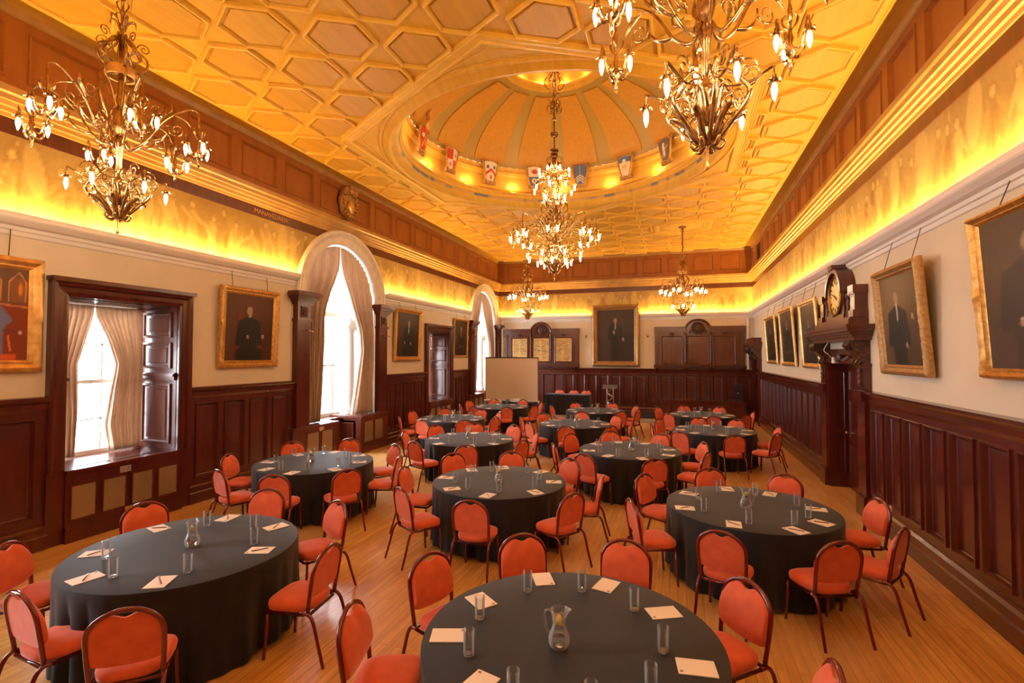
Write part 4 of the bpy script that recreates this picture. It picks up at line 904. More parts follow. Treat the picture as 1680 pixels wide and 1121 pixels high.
# wall beside the corner: vertical pipes, small vents
for x, lb in ((.22, 'pale vertical pipe in the corner by the farthest arched window'), (10.43, 'pale vertical pipe in the corner by the far doorcase')):
    mb = MB(); mb.lathe([(.055, 1.95), (.055, 3.98)], (x, D - .08, 0), 14, True, True); tag(mb.build('pipe', M['ledge'], smooth='auto'), lb, 'pipe')
mb = MB(); wbox(mb, PR, 19.25, 19.85, 5.98, 6.5, .04, .06)
for k in range(7): wbox(mb, PR, 19.27, 19.83, 6.0 + k * .07, 6.03 + k * .07, .06, .08)
tag(mb.build('air_vent', M['void']), 'dark slatted air vent in the upper panelling of the door wall', 'vent')

# ------------------------------------------------------------------ end wall: panelled boards with carved crests
def board(x0, x1, xs, gilt, label):
    xc = (xs[1][0] + xs[1][1]) / 2
    root = empty('panelled_board', (xc, D - .001, 1.96), label=label, cat='honours board'); o0 = Vector(root.location)
    P = lambda s, z, d: tuple(Vector(PE(s, z, d)) - o0)
    mb = MB(); wbox(mb, P, x0, x1, 1.96, 3.62, 0, .10)
    zb = 2.18 if not gilt else 2.24
    for k, (a, b) in enumerate(xs):
        panel(mb, P, a - .05, b + .05, zb - .05, 3.30, [(0, .10), (0, .14), (.02, .15), (.035, .14), (.05, .115)])
    for s in (x0, x1 - .14): wbox(mb, P, s + .02, s + .12, 2.12, 3.44, .10, .15); wbox(mb, P, s, s + .14, 3.3, 3.42, .10, .20)
    mb.build('body', M['mahogany_mid'], root)
    mb = MB(); ex = [(x0, xs[1][0] - .12), (xs[1][1] + .12, x1)]
    for a, b in ex:
        for z0, z1, d in ((3.42, 3.48, .16), (3.48, 3.52, .19), (3.52, 3.62, .22), (3.62, 3.67, .26)): wbox(mb, P, a - .02, b + .02, z0, z1, 0, d)
    wbox(mb, P, xs[1][0] - .12, xs[1][1] + .12, 3.34, 3.44, 0, .17)
    mb.build('cornice', M['mahogany_mid'], root)
    mb = MB()
    for z0, z1, d in ((1.98, 2.02, .16), (2.02, 2.07, .22), (2.07, 2.11, .25)): wbox(mb, P, x0 - .04, x1 + .04, z0, z1, 0, d)
    for s in (x0 + .1, xs[1][0] - .10, xs[1][1] + .10, x1 - .1):
        wextr(mb, P, [(0, 1.80), (.07, 1.80), (.12, 1.88), (.20, 1.98), (0, 1.98)], s - .06, s + .06)
    mb.build('ledge', M['mahogany'], root)
    mb = MB(); w = (xs[1][1] - xs[1][0]) / 2 + .10; n = 28                       # crest: arched pediment
    arc = [(xc + w * math.cos(PI * k / n), 3.52 + .42 * math.sin(PI * k / n)) for k in range(n + 1)]
    mb.loops([[P(s, z, 0) for s, z in arc], [P(s, z, .16) for s, z in arc]], True, True, True)
    mb.tube([P(s, z, .17) for s, z in arc], .045, 8)
    mb.build('pediment', M['mahogany_mid'], root)
    mb = MB(); rn = random.Random(3)
    mb.ball(P(xc, 3.60, .18), .13, .07, .17, 12, 8)
    for k in range(14):
        a = 2 * PI * k / 14; mb.tube([P(xc + .15 * math.cos(a), 3.60 + .17 * math.sin(a), .18), P(xc + .23 * math.cos(a + .2), 3.60 + .22 * math.sin(a + .2), .22), P(xc + .29 * math.cos(a + .45), 3.60 + .24 * math.sin(a + .45), .17)], [.03, .035, .012], 6)
    for k in (-1, 1): mb.tube([P(xc + k * .26, 3.52, .18), P(xc + k * .33, 3.45, .2), P(xc + k * .28, 3.38, .18)], [.04, .035, .02], 6)
    mb.build('carved_crest', M['carved'], root)
    for s in (xs[1][0] - .10, xs[1][1] + .10):                                # carved drops between panels
        mb = MB(); q = P(s, 0, .17)
        mb.lathe([(.02, 2.14), (.035, 2.25), (.02, 2.35), (.04, 2.48), (.025, 2.6), (.045, 2.75), (.06, 2.85), (.03, 2.95), (.035, 3.1), (.05, 3.3), (.04, 3.34)], (q[0], q[1], -o0.z), 10, True, True)
        mb.ball((q[0], q[1] - .01, 3.38 - o0.z), .06, .05, .07, 8, 6)
        mb.build('carved_drop', M['mahogany_mid'], root, smooth=True)
    for s in ((xs[0][0] + xs[0][1]) / 2, (xs[2][0] + xs[2][1]) / 2):
        mb = MB(); mb.ball(P(s, 3.38, .15), .09, .04, .045, 10, 6); mb.ball(P(s, 3.38, .19), .03); mb.build('boss', M['carved'], root)
    if gilt:
        for a, b in xs:
            mb = MB(); wbox(mb, P, a, b, zb, 3.24, .10, .118); pl = mb.build('gilded_name_panel', M['goldlist'], root)
            mb = MB(); rn = random.Random(int(a * 100)); r = 0; z = 3.18
            while z > zb + .06:
                for c0 in (a + .05, (a + b) / 2 + .04):
                    L_ = rn.uniform(.12, .26)
                    x = c0
                    while x < c0 + L_: l = rn.uniform(.012, .05); wbox(mb, P, x, x + l, z - .011, z + .004, .118, .1195); x += l + .008
                z -= .038; r += 1
                if r % 9 == 0: z -= .03
            mb.build('name_lettering', M['ink'], pl)
    return root
board(.36, 3.74, [(.72, 1.40), (1.70, 2.41), (2.72, 3.41)], True, 'three-part carved honours board with gilded name lists on the end wall')
board(6.92, 10.30, [(7.21, 7.97), (8.22, 8.97), (9.21, 9.95)], False, 'three-part carved wooden board with empty panels on the end wall')
for x, lb in ((4.05, 'small wall bracket beside the gilded honours board'), (6.62, 'small wall bracket beside the empty panelled board')):
    mb = MB(); mb.ball(PE(x, 3.32, .03), .05, .02, .06, 8, 6); mb.tube(catmull([PE(x, 3.30, .03), PE(x, 3.24, .12), PE(x + .06, 3.30, .16), PE(x + .06, 3.36, .16)], 4), .012, 5); tag(mb.build('wall_bracket', M['brass'], smooth=True), lb, 'bracket')

# dais, bench, speaker, lectern, top table
mb = MB(); mb.box(2.55, 7.05, 19.20, D - .1, 0, .17); dz = tag(mb.build('dais', M['carpet']), 'low dark stage platform along the end wall', 'platform')
mb = MB(); mb.box(2.57, 7.03, 19.17, 19.20, .01, .15); mb.build('front_board', M['grey'], dz)
bn = empty('panelled_bench', (8.8, 20.15, 0), label='long dark panelled bench counter below the empty board', cat='bench'); mb = MB()
mb.box(-1.72, 1.40, .0, 1.2, 0, .74); Pb = lambda s, z, d: (s, -d, z)
for a, b in split(-1.72, 1.40, 7, .10): panel(mb, Pb, a, b, .16, .62, [(0, 0), (0, .02), (.02, .02), (.03, .005)])
mb.build('body', M['mahogany'], bn); mb = MB(); mb.box(-1.76, 1.44, -.05, 1.22, .74, .79); mb.build('top', M['mahogany'], bn)
sp = empty('loudspeaker', (9.98, 20.75, .79), label='black loudspeaker box standing on the bench end in the corner', cat='speaker'); mb = MB()
mb.loops([[(x * f, y, z) for x, y, z in ((-.17, -.16, zz), (.17, -.16, zz), (.12, .16, zz), (-.12, .16, zz))] for zz, f in ((0, 1), (.02, 1.03), (.60, 1.03), (.62, 1))], True, True, True); mb.build('cabinet', M['black'], sp)
mb = MB(); mb.box(-.14, .14, -.175, -.16, .04, .58); mb.build('grille', M['carpet'], sp); mb = MB(); mb.ball((0, -.178, .28), .02, .006, .02); mb.build('badge', M['chrome'], sp)
lc = empty('lectern', (5.19, 20.6, .17), label='slim metal truss lectern with a smoked top on the platform', cat='lectern')
for sx in (-.13, .13):
    for sy in (-.09, .09):
        mb = MB(); mb.tube([(sx, sy, .02), (sx, sy, .98)], .020, 8); mb.build('post', M['chrome'], lc, smooth='auto')
mb = MB()
for sy in (-.09, .09):
    for k in range(5): mb.tube([(-.13 * (-1) ** k, sy, .04 + .19 * k), (.13 * (-1) ** k, sy, .23 + .19 * k)], .010, 6)
for sx in (-.13, .13):
    for k in range(5): mb.tube([(sx, -.09 * (-1) ** k, .04 + .19 * k), (sx, .09 * (-1) ** k, .23 + .19 * k)], .010, 6)
mb.build('truss_brace', M['chrome'], lc)
mb = MB(); mb.loops([[(-.30, -.22, .98), (.30, -.22, .98), (.30, .20, 1.10), (-.30, .20, 1.10)], [(-.30, -.22, 1.0), (.30, -.22, 1.0), (.30, .20, 1.12), (-.30, .20, 1.12)]], True, True, True); mb.build('top', M['acrylic'], lc)
mb = MB(); mb.box(-.25, .25, -.2, .2, 0, .02); mb.build('base_plate', M['chrome'], lc)
def clothed_table(name, x0, x1, y0, y1, zf, zt, label):
    """oblong table with a boxed cloth; folds at the corners"""
    mb = MB(); base = []; top = []; per = []
    n = 40
    for k in range(n): per.append((x0 + (x1 - x0) * k / n, y0, 0, -1))
    for k in range(12): per.append((x1, y0 + (y1 - y0) * k / 12, 1, 0))
    for k in range(n): per.append((x1 - (x1 - x0) * k / n, y1, 0, 1))
    for k in range(12): per.append((x0, y1 - (y1 - y0) * k / 12, -1, 0))
    R_ = []
    for z, f in ((zt, -.004), (zt - .006, .004), (zt - .2, .012), ((zf + zt) / 2, .018), (zf + .02, .024)):
        R_.append([(x + nx * f * (1 + .8 * math.sin(i * .9)), y + ny * f * (1 + .8 * math.sin(i * .9)), z) for i, (x, y, nx, ny) in enumerate(per)])
    mb.loops(R_, True, True, False); o = mb.build(name, M['cloth'], smooth='auto'); return tag(o, label, 'table')
clothed_table('top_table', 2.75, 4.52, 19.35, 20.05, .17, .94, 'long table under black cloth on the platform before the end wall')
clothed_table('projector_table', 1.35, 2.78, 17.62, 18.18, 0, .75, 'oblong table under black cloth in front of the projection screen')
pj = empty('projector', (2.02, 17.86, .75), label='white projector on the black clothed table by the screen', cat='projector'); mb = MB()
mb.loops([[(x * f, y * f, z) for x, y in ((-.17, -.12), (.17, -.12), (.17, .12), (-.17, .12))] for z, f in ((.0, .9), (.02, 1), (.09, 1), (.11, .94))], True, True, True); mb.build('body', M['white_paint'], pj)
mb = MB(); mb.tube([(.08, .11, .06), (.08, .14, .06)], .035, 14); mb.build('lens', M['black'], pj)
mb = MB(); mb.box(1.66, 1.76, 17.75, 17.85, .75, .84); tag(mb.build('small_box', M['blue']), 'small blue box beside the projector', 'box')
scn = empty('projection_screen', (1.62, 18.55, 0), 0, 'pull-up projection screen with pale tan surface on a tripod', 'projection screen')
mb = MB(); mb.box(-1.09, 1.09, -.01, .0, .75, 2.40); mb.build('screen_surface', M['screen'], scn)
mb = MB(); mb.box(-1.10, 1.10, -.018, .012, 2.38, 2.42); mb.box(-1.09, -1.07, -.013, 0, .75, 2.4); mb.box(1.07, 1.09, -.013, 0, .75, 2.4); mb.build('top_bar', M['black'], scn)
mb = MB(); mb.tube([(-1.13, -.0, .70), (1.13, 0, .70)], .045, 12); mb.build('case_tube', M['ledge'], scn, smooth='auto')
mb = MB(); mb.tube([(0, .05, .10), (0, .05, 2.44)], .016, 8); mb.build('pole', M['chrome'], scn)
for k in range(3):
    a = PI / 2 + k * 2 * PI / 3; mb = MB(); mb.tube([(0, .05, .45), (.5 * math.cos(a), .05 + .5 * math.sin(a), .01)], .012, 6); mb.build('leg', M['chrome'], scn)
# ------------------------------------------------------------------ round tables with cloths
TZ, TR = .76, .915
def cloth_mesh(seed):
    rn = random.Random(seed); n = 320; ph = [rn.uniform(0, 6.28) for _ in range(6)]; k = [rn.choice((20, 22, 24, 26)), rn.choice((33, 37, 41)), rn.choice((7, 8, 9))]
    def ring(r, z, amp, t):
        out = []
        for i in range(n):
            a = 2 * PI * i / n
            w = .55 * math.sin(k[0] * a + ph[0] + .5 * math.sin(3 * a + ph[3])) + .30 * math.sin(k[1] * a + ph[1] + t * .6) + .28 * math.sin(k[2] * a + ph[2])
            w = -(1 - abs(math.sin(k[0] * a * .5 + ph[0] + .7 * math.sin(3 * a + ph[3])))) * (1.0 + .55 * math.sin(k[2] * a + ph[5]) + .3 * math.sin(2 * a + ph[2])) - .16 * (1 - math.sin(k[1] * a + ph[1] + t * .5)) + .2
            out.append(((r + amp * w) * math.cos(a), (r + amp * w) * math.sin(a), z + (.02 * math.sin(5 * a + ph[4]) if t > .99 else 0)))
        return out
    mb = MB(); R = [ring(.02, TZ, 0, 0), ring(.5, TZ, 0, 0), ring(TR - .012, TZ, 0, 0), ring(TR - .003, TZ - .003, 0, 0), ring(TR, TZ - .012, 0, 0)]
    for j in range(1, 17):
        t = j / 16; R.append(ring(TR + .003 - .006 * math.sin(PI * t) + .020 * t, TZ - .012 - (TZ - .045) * t, .062 * t ** .95, t))
    mb.loops(R, True, True, False); return mb
def leg_mb(x, y):
    mb = MB(); mb.tube([(x * .75, y * .75, TZ - .035), (x, y, .01)], .016, 8); return mb
TN = {1: 'front-row door-side table', 2: 'front-row window-side table', 3: 'second-row door-side table', 4: 'second-row middle table', 5: 'second-row window-side table',
      6: 'third-row window-side table', 7: 'third-row door-side table', 8: 'fourth-row window-side table', 9: 'back-row window-side table', 10: 'fourth-row middle table',
      11: 'back-row middle table', 12: 'fourth-row door-side table', 13: 'back-row door-side table'}
def sect(ang, n=8):
    """where round a table, in words"""
    return ('door side', 'far door-side corner', 'far side', 'far window-side corner', 'window side', 'near window-side corner', 'near side', 'near door-side corner')[int(((ang % 360) + 22.5) // 45) % 8]
tproto = None
for k, (x, y) in TABLES.items():
    if tproto is None:
        t = tproto = empty('round_table', (x, y, 0)); mb = MB(); mb.lathe([(.90, TZ - .03), (.905, TZ - .025), (.905, TZ - .006), (.90, TZ - .004)], (0, 0, 0), 48, True, True); mb.build('tabletop', M['grey'], t)
        for a, b in ((-.55, -.4), (.55, -.4), (-.55, .4), (.55, .4)): leg_mb(a, b).build('leg', M['chrome'], t, smooth='auto')
    else: t = copy_tree(tproto)
    t.location = (x, y, 0); tag(t, 'round folding table hidden under the black cloth, the ' + TN[k], 'table', 'round folding tables')
    c = cloth_mesh(k).build('tablecloth', M['cloth'], smooth='auto'); c.location = (x, y, 0); c.rotation_euler = (0, 0, random.uniform(0, 6))
    tag(c, 'floor-length black cloth draped over the ' + TN[k], 'tablecloth', 'black round tablecloths')

# ------------------------------------------------------------------ banquet chair (faces +y)
def make_chair(loc):
    t = empty('banquet_chair', loc)
    mb = MB(); n = 36; R = []                                      # seat cushion
    def outl(sx, sy, z, off=0):
        out = []
        for i in range(n):
            a = 2 * PI * i / n; c, s = math.cos(a), math.sin(a)
            x = math.copysign(abs(c) ** .55, c); y = math.copysign(abs(s) ** .55, s); w = 1 + .09 * y
            out.append((x * .205 * w * sx, .01 + y * .205 * sy, z + off))
        return out
    for sx, sy, z in ((.90, .90, .400), (1.0, 1.0, .405), (1.02, 1.02, .425), (1.03, 1.03, .445), (1.0, 1.0, .463), (.90, .90, .476), (.70, .70, .485), (.35, .35, .489), (.04, .04, .49)): R.append(outl(sx, sy, z))
    mb.loops(R, True, True, True); mb.build('seat', M['fabric'], t, smooth=True)
    mb = MB()                                                      # seat frame
    mb.tube([(x, y, .388) for x, y in ((-.17, -.19), (.17, -.19), (.195, -.15), (.205, .18), (.17, .205), (-.17, .205), (-.205, .18), (-.195, -.15), (-.17, -.19))], .013, 8); mb.build('seat_frame', M['frame'], t, smooth=True)
    tl = math.tan(math.radians(9)); nc, nr = 28, 12                # padded back
    def B(x, v, off): return (x, -.188 - tl * v + off, .475 + v)
    F, K = [], []
    for i in range(nc + 1):
        u = -1 + 2 * i / nc; x = .200 * math.sin(PI / 2 * u); ar = math.sqrt(max(0, 1 - (x / .2002) ** 2))
        v1 = .232 + .158 * ar - .040 * math.exp(-(x / .050) ** 2) ; v0 = .085 - .055 * ar ** .5
        f, k = [], []
        for j in range(nr + 1):
            q = j / nr; v = v0 + (v1 - v0) * q; e = min(1, 4.2 * min(q, 1 - q) + .02) ** .5 * min(1, (1 - abs(u)) * 7 + .05) ** .5
            f.append(B(x, v, .004 + .036 * e + .010 * math.sin(PI * q) * (1 - u * u))); k.append(B(x, v, -.006 - .004 * e))
        F.append(f); K.append(k)
    mb.loops(F, False); mb.loops(K, False)
    mb.loops([[f[0] for f in F], [k[0] for k in K]], False); mb.loops([[f[-1] for f in F], [k[-1] for k in K]], False); mb.loops([F[0], K[0]], False); mb.loops([F[-1], K[-1]], False)
    mb.build('backrest', M['fabric'], t, smooth='auto')
    path = [(-.200, .0), (-.206, .10), (-.209, .22)] + [(-.209 * math.cos(PI * k / 18), .235 + .170 * math.sin(PI * k / 18)) for k in range(1, 18)] + [(.209, .22), (.206, .10), (.200, .0)]
    mb = MB(); mb.tube([(-.196, -.185, .40)] + [B(x, v, -.006) for x, v in path] + [(.196, -.185, .40)], .0165, 8); mb.build('back_frame', M['frame'], t, smooth=True)
    for s in (-1, 1):
        mb = MB(); mb.tube(catmull([(s * .205, -.14, .400), (s * .208, -.20, .398), (s * .212, -.245, .34), (s * .216, -.29, .18), (s * .224, -.345, .0)], 4), [.0155 - .0025 * i / 16 for i in range(17)], 8); mb.build('leg', M['frame'], t, smooth=True)
        mb = MB(); mb.tube([(s * .192, .180, .40), (s * .200, .190, .20), (s * .208, .205, .0)], .0135, 8); mb.build('leg', M['frame'], t, smooth=True)
    return t
proto = None; rc = random.Random(5); last = {}
for k, lst in CHAIRS.items():
    used = {}
    for ang, r in lst:
        a = math.radians(ang); rr = max(r, 1.41) - .245; fa = a + PI / 2 + rc.uniform(-.07, .07)
        x, y = TABLES[k][0] + rr * math.cos(a), TABLES[k][1] + rr * math.sin(a)
        if (k, ang) == (2, -95): x, y, fa = 3.56, 2.45, math.radians(84 - 90)     # pushed in askew
        if proto is None: o = proto = make_chair((x, y, 0))
        else: o = copy_tree(proto)
        o.location = (x, y, 0); o.rotation_euler = (0, 0, fa)
        w = sect(ang); used[w] = used.get(w, 0) + 1
        lb = 'red velvet chair at the ' + TN[k] + ', ' + w + (', the farther of two' if used[w] > 1 else '')
        tag(o, lb, 'chair', 'red banquet chairs round the tables')
for q, x in enumerate((3.07, 3.67, 4.20)):
    o = copy_tree(proto); o.location = (x, 20.46, .17); o.rotation_euler = (0, 0, PI)
    tag(o, ('pinkish chair behind the platform table, nearest the screen', 'middle chair of three behind the platform table', 'chair behind the platform table, nearest the lectern')[q], 'chair', 'chairs behind the platform table')

# ------------------------------------------------------------------ table settings
def make_glass():
    mb = MB(); mb.lathe([(.0015, 0), (.029, 0), (.031, .003), (.0335, .145), (.0335, .1465), (.0318, .1465), (.0315, .145), (.0295, .003), (.0015, .0006)], (0, 0, 0), 20, True, True)
    o = mb.build('tumbler', M['glass'], smooth='auto')
    mb = MB(); mb.lathe([(.001, .001), (.0275, .001), (.0285, .004), (.0282, .018), (.001, .0165)], (0, 0, 0), 20, True, True); mb.build('base', M['solid_glass'], o, smooth='auto'); return o
def make_jug():
    t = empty('water_jug'); mb = MB()
    out = [(.001, 0), (.042, 0), (.052, .006), (.062, .03), (.064, .055), (.056, .085), (.043, .115), (.037, .140), (.039, .170), (.046, .200), (.052, .222)]
    inn = [(r - .0028, z) for r, z in out[::-1]][:-2] + [(.04, .012), (.001, .011)]
    mb.lathe(out + [(.0505, .2235)] + inn, (0, 0, 0), 28, True, True)
    for i, (x, y, z) in enumerate(mb.v):                           # pulled spout
        if z > .17 and x > 0: f = (z - .17) / .055; mb.v[i] = (x * (1 + .45 * f * max(0, x / .05) ** 2), y * (1 - .12 * f), z + .012 * f * max(0, x / .05))
    mb.build('jug_body', M['glass'], t, smooth='auto')
    mb = MB(); mb.tube(catmull([(-.046, 0, .205), (-.075, 0, .208), (-.092, 0, .185), (-.088, 0, .14), (-.078, 0, .095), (-.060, 0, .075)], 5), .0058, 8); mb.build('handle', M['glass'], t, smooth=True)
    mb = MB(); mb.lathe([(.001, .0125), (.038, .0135), (.0585, .032), (.0605, .055), (.0525, .085), (.0395, .115), (.0335, .140), (.0345, .158), (.001, .1585)], (0, 0, 0), 28, True, True); mb.build('water', M['water'], t, smooth='auto')
    for x, y, z, rx, ry in ((.004, .006, .150, .3, .5), (-.008, -.006, .168, 1.1, .2)):
        R = Matrix.Translation((x, y, z)) @ Matrix.Rotation(rx, 4, 'X') @ Matrix.Rotation(ry, 4, 'Y')
        mb = MB(); mb.lathe([(.001, -.003), (.027, -.003), (.028, 0), (.027, .003), (.001, .003)], (0, 0, 0), 18, True, True, R); o = mb.build('lemon_slice', M['lemon'], t)
        mb = MB(); mb.lathe([(.001, -.0036), (.023, -.0036), (.023, .0036), (.001, .0036)], (0, 0, 0), 18, True, True, R); mb.build('flesh', M['lemon_flesh'], o)
    return t
def make_pad():
    mb = MB(); mb.box(-.074, .074, -.105, .105, 0, .003)
    for k in range(3): mb.box(-.074 + .0004 * k, .074 - .0003 * k, -.105, .105, .003 + .0007 * k, .0036 + .0007 * k)
    o = mb.build('notepad', M['paper']); mb = MB(); mb.box(-.060, -.042, .084, .093, .0052, .0056); mb.box(-.060, -.038, .078, .081, .0052, .0056); mb.build('printed_mark', M['ink'], o); return o
def make_pen():
    mb = MB(); mb.tube([(0, -.07, .0045), (0, -.062, .0045), (0, .055, .0045), (0, .070, .0045)], [.001, .004, .0042, .003], 8, True); o = mb.build('pen', M['pen'], smooth='auto')
    mb = MB(); mb.box(-.0012, .0012, .03, .068, .0085, .0098); mb.build('clip', M['chrome'], o); return o
G0, J0, N0, P0 = make_glass(), make_jug(), make_pad(), make_pen(); first = {'g': 1, 'j': 1, 'n': 1, 'p': 1}
def inst(key, src):
    if first[key]: first[key] = 0; return src
    return copy_tree(src)
ORD = ('', ', the second one', ', the third one', ', the fourth one')
rg = random.Random(9)
for k, (tx, ty) in TABLES.items():
    if k in ITEMS: it = ITEMS[k]; pads, gl, jug = it['p'], it['g'], it['j']
    else:
        a0 = sorted(c[0] for c in CHAIRS[k]); aa = [a0[0] + 45 * i + rg.uniform(-4, 4) for i in range(8)]
        pads = [(.76 * math.cos(math.radians(a)), .76 * math.sin(math.radians(a))) for a in aa]
        gl = [(.60 * math.cos(math.radians(a + 14)), .60 * math.sin(math.radians(a + 14))) for a in aa]; jug = (rg.uniform(-.05, .1), rg.uniform(-.08, .05))
    seen = {}
    z = TZ + .0005
    for px, py in pads:
        a = math.atan2(py, px); w = sect(math.degrees(a)); n = seen[w] = seen.get(w, -1) + 1
        o = inst('n', N0); o.location = (tx + px, ty + py, z); rz = a + PI / 2 + rg.uniform(-.35, .35); o.rotation_euler = (0, 0, rz)
        tag(o, 'white notepad on the ' + TN[k] + ', ' + w + ORD[n], 'notepad', 'notepads on the round tables')
        if k != 1 and k not in (9, 11, 13):
            q = inst('p', P0); q.location = (tx + px, ty + py, z + .0055); q.rotation_euler = (0, 0, rz + rg.uniform(.5, 1.0)); tag(q, 'dark pen on the notepad at the ' + TN[k] + ', ' + w + ORD[n], 'pen', 'pens on the notepads')
    seen = {}
    for px, py in gl:
        w = sect(math.degrees(math.atan2(py, px))); n = seen[w] = seen.get(w, -1) + 1
        d = min(math.hypot(px - b[0], py - b[1]) for b in pads)
        o = inst('g', G0); o.location = (tx + px, ty + py, z + (.006 if d < .10 else 0)); o.rotation_euler = (0, 0, 0)
        tag(o, 'empty tall glass on the ' + TN[k] + ', ' + w + ORD[n], 'glass', 'empty tumblers on the round tables')
    o = inst('j', J0); o.location = (tx + jug[0], ty + jug[1], z); o.rotation_euler = (0, 0, {1: -.1, 4: 2.8, 5: .3, 7: 1.8}.get(k, rg.uniform(0, 6)))
    tag(o, 'glass water jug with lemon slices at the centre of the ' + TN[k], 'jug', 'water jugs')

# ------------------------------------------------------------------ chandeliers
def rot(p, a): c, s = math.cos(a), math.sin(a); return (p[0] * c - p[1] * s, p[0] * s + p[1] * c, p[2])
def scroll(cx, cz, r, turns, a0, sg=1, n=18):
    """spiral in the (r,z) plane, from outside in"""
    return [(cx + r * (1 - .82 * i / n) * math.cos(a0 + sg * turns * 2 * PI * i / n), 0, cz + r * (1 - .82 * i / n) * math.sin(a0 + sg * turns * 2 * PI * i / n)) for i in range(n + 1)]
def leaf(mb, pts, w, a, flat=1.9):
    w *= .78; P_ = catmull(pts, 5); n = len(P_); mb.tube([rot(p, a) for p in P_], [max(.002, w * math.sin(PI * (.12 + .88 * i / (n - 1))) ** .8) for i in range(n)], 6, True, flat)
def bulb_mesh():
    mb = MB(); mb.lathe([(.007, 0), (.011, -.006), (.0155, -.024), (.017, -.042), (.0150, -.064), (.009, -.086), (.002, -.108)], (0, 0, 0), 10, True, True); return mb
BULB = None
def hook_geo(mb, r0, z0, r1, z1, a):
    """small hooked branch ending in a petalled cup that holds a bulb hanging down"""
    leaf(mb, [(r0, 0, z0), ((r0 + r1) / 2, 0, z0 - .015), (r1 - .01, 0, z1 + .10), (r1, 0, z1 + .08), (r1, 0, z1 + .03)], .0085, a)
    p = rot((r1, 0, z1), a); mb.lathe([(.012, .05), (.014, .02), (.015, -.004), (.010, -.006)], p, 10, True, True)
    for k in range(6):
        b = k * PI / 3; c, s = math.cos(b), math.sin(b)
        mb.tube([(p[0] + .012 * c, p[1] + .012 * s, p[2] + .022), (p[0] + .028 * c, p[1] + .028 * s, p[2] + .018), (p[0] + .042 * c, p[1] + .042 * s, p[2] + .004)], [.006, .010, .002], 4)
def add_bulb(pos, parent):
    global BULB
    if BULB is None: o = BULB = bulb_mesh().build('bulb', M['bulb'], parent, smooth=True)
    else: o = BULB.copy(); COL.objects.link(o); o.parent = parent
    o.location = pos; return o
def cluster(root, R, zt, a, S=1.0, nb=3):
    """pendant lantern: turned post with leaves and three hooked bulbs"""
    c = rot((R, 0, 0), a); mb = MB()
    mb.lathe([(q * S, zt + z * S) for q, z in ((.004, .0), (.010, -.02), (.007, -.06), (.016, -.10), (.010, -.14), (.012, -.26), (.020, -.30), (.013, -.34), (.028, -.38), (.034, -.41), (.018, -.44), (.010, -.48), (.016, -.50), (.003, -.53))], (c[0], c[1], 0), 10, True, True)
    B = []
    for k in range(nb):
        b = a + PI / nb + 2 * PI * k / nb; m2 = MB(); hook_geo(m2, .012 * S, -.36 * S, .115 * S, -.30 * S, b)
        leaf(m2, [(.01, 0, -.42 * S), (.05 * S, 0, -.43 * S), (.085 * S, 0, -.38 * S), (.07 * S, 0, -.34 * S)], .012, b + .5)
        leaf(m2, [(.01, 0, -.24 * S), (.04 * S, 0, -.20 * S), (.055 * S, 0, -.15 * S), (.03 * S, 0, -.12 * S)], .010, b + .8)
        mb.add([(p[0] + c[0], p[1] + c[1], p[2] + zt) for p in m2.v], m2.f)
        q = rot((.115 * S, 0, -.305 * S), b); B.append((c[0] + q[0], c[1] + q[1], zt + q[2]))
    o = mb.build('lantern', M['brass'], root, smooth='auto')
    for p in B: add_bulb(p, o)
def arm(root, a, R, zh, zt, curl=1.0, zl=None):
    """long scrolled arm from hub height zh out to radius R, hook at zt, with counter scrolls and leaves"""
    mb = MB(); pts = catmull([(.03, 0, zh - .25), (.10, 0, zh - .34), (.22, 0, zh - .25), (.34, 0, zh - .05), (.48, 0, zh + .08), (R - .06, 0, zt + .05), (R, 0, zt + .02), (R + .005, 0, zt - .03)], 6)
    n = len(pts); mb.tube([rot(p, a) for p in pts], [.013 - .006 * i / n for i in range(n)], 6)
    mb.tube([rot(p, a) for p in scroll(.30, zh + .07, .085, 1.6, PI * .2, -1)], [.008 - .004 * i / 18 for i in range(19)], 5)
    mb.tube([rot(p, a) for p in scroll(.47, zh - .10, .075, 1.5, PI * .9, 1)], [.0075 - .004 * i / 18 for i in range(19)], 5)
    mb.tube([rot(p, a) for p in scroll(.17, zh - .12, .07, 1.5, -PI * .5, 1)], [.008 - .004 * i / 18 for i in range(19)], 5)
    leaf(mb, [(.12, 0, zh - .10), (.18, 0, zh + .04), (.20, 0, zh + .16), (.14, 0, zh + .24)], .020, a)
    leaf(mb, [(.22, 0, zh - .25), (.33, 0, zh - .22), (.40, 0, zh - .13)], .016, a)
    leaf(mb, [(.32, 0, zh - .03), (.42, .02, zh + .10), (.40, .02, zh + .20)], .014, a)
    leaf(mb, [(.44, 0, zh + .05), (.55, -.02, zh + .0), (.60, -.02, zh - .06)], .012, a)
    mb.tube([rot(p, a) for p in catmull([(.03, 0, zh + .02), (.10, 0, zh + .22), (.17, 0, zh + .34), (.13, 0, zh + .42), (.08, 0, zh + .36)], 5)], .008, 5)
    return mb.build('arm', M['brass'], root, smooth=True)
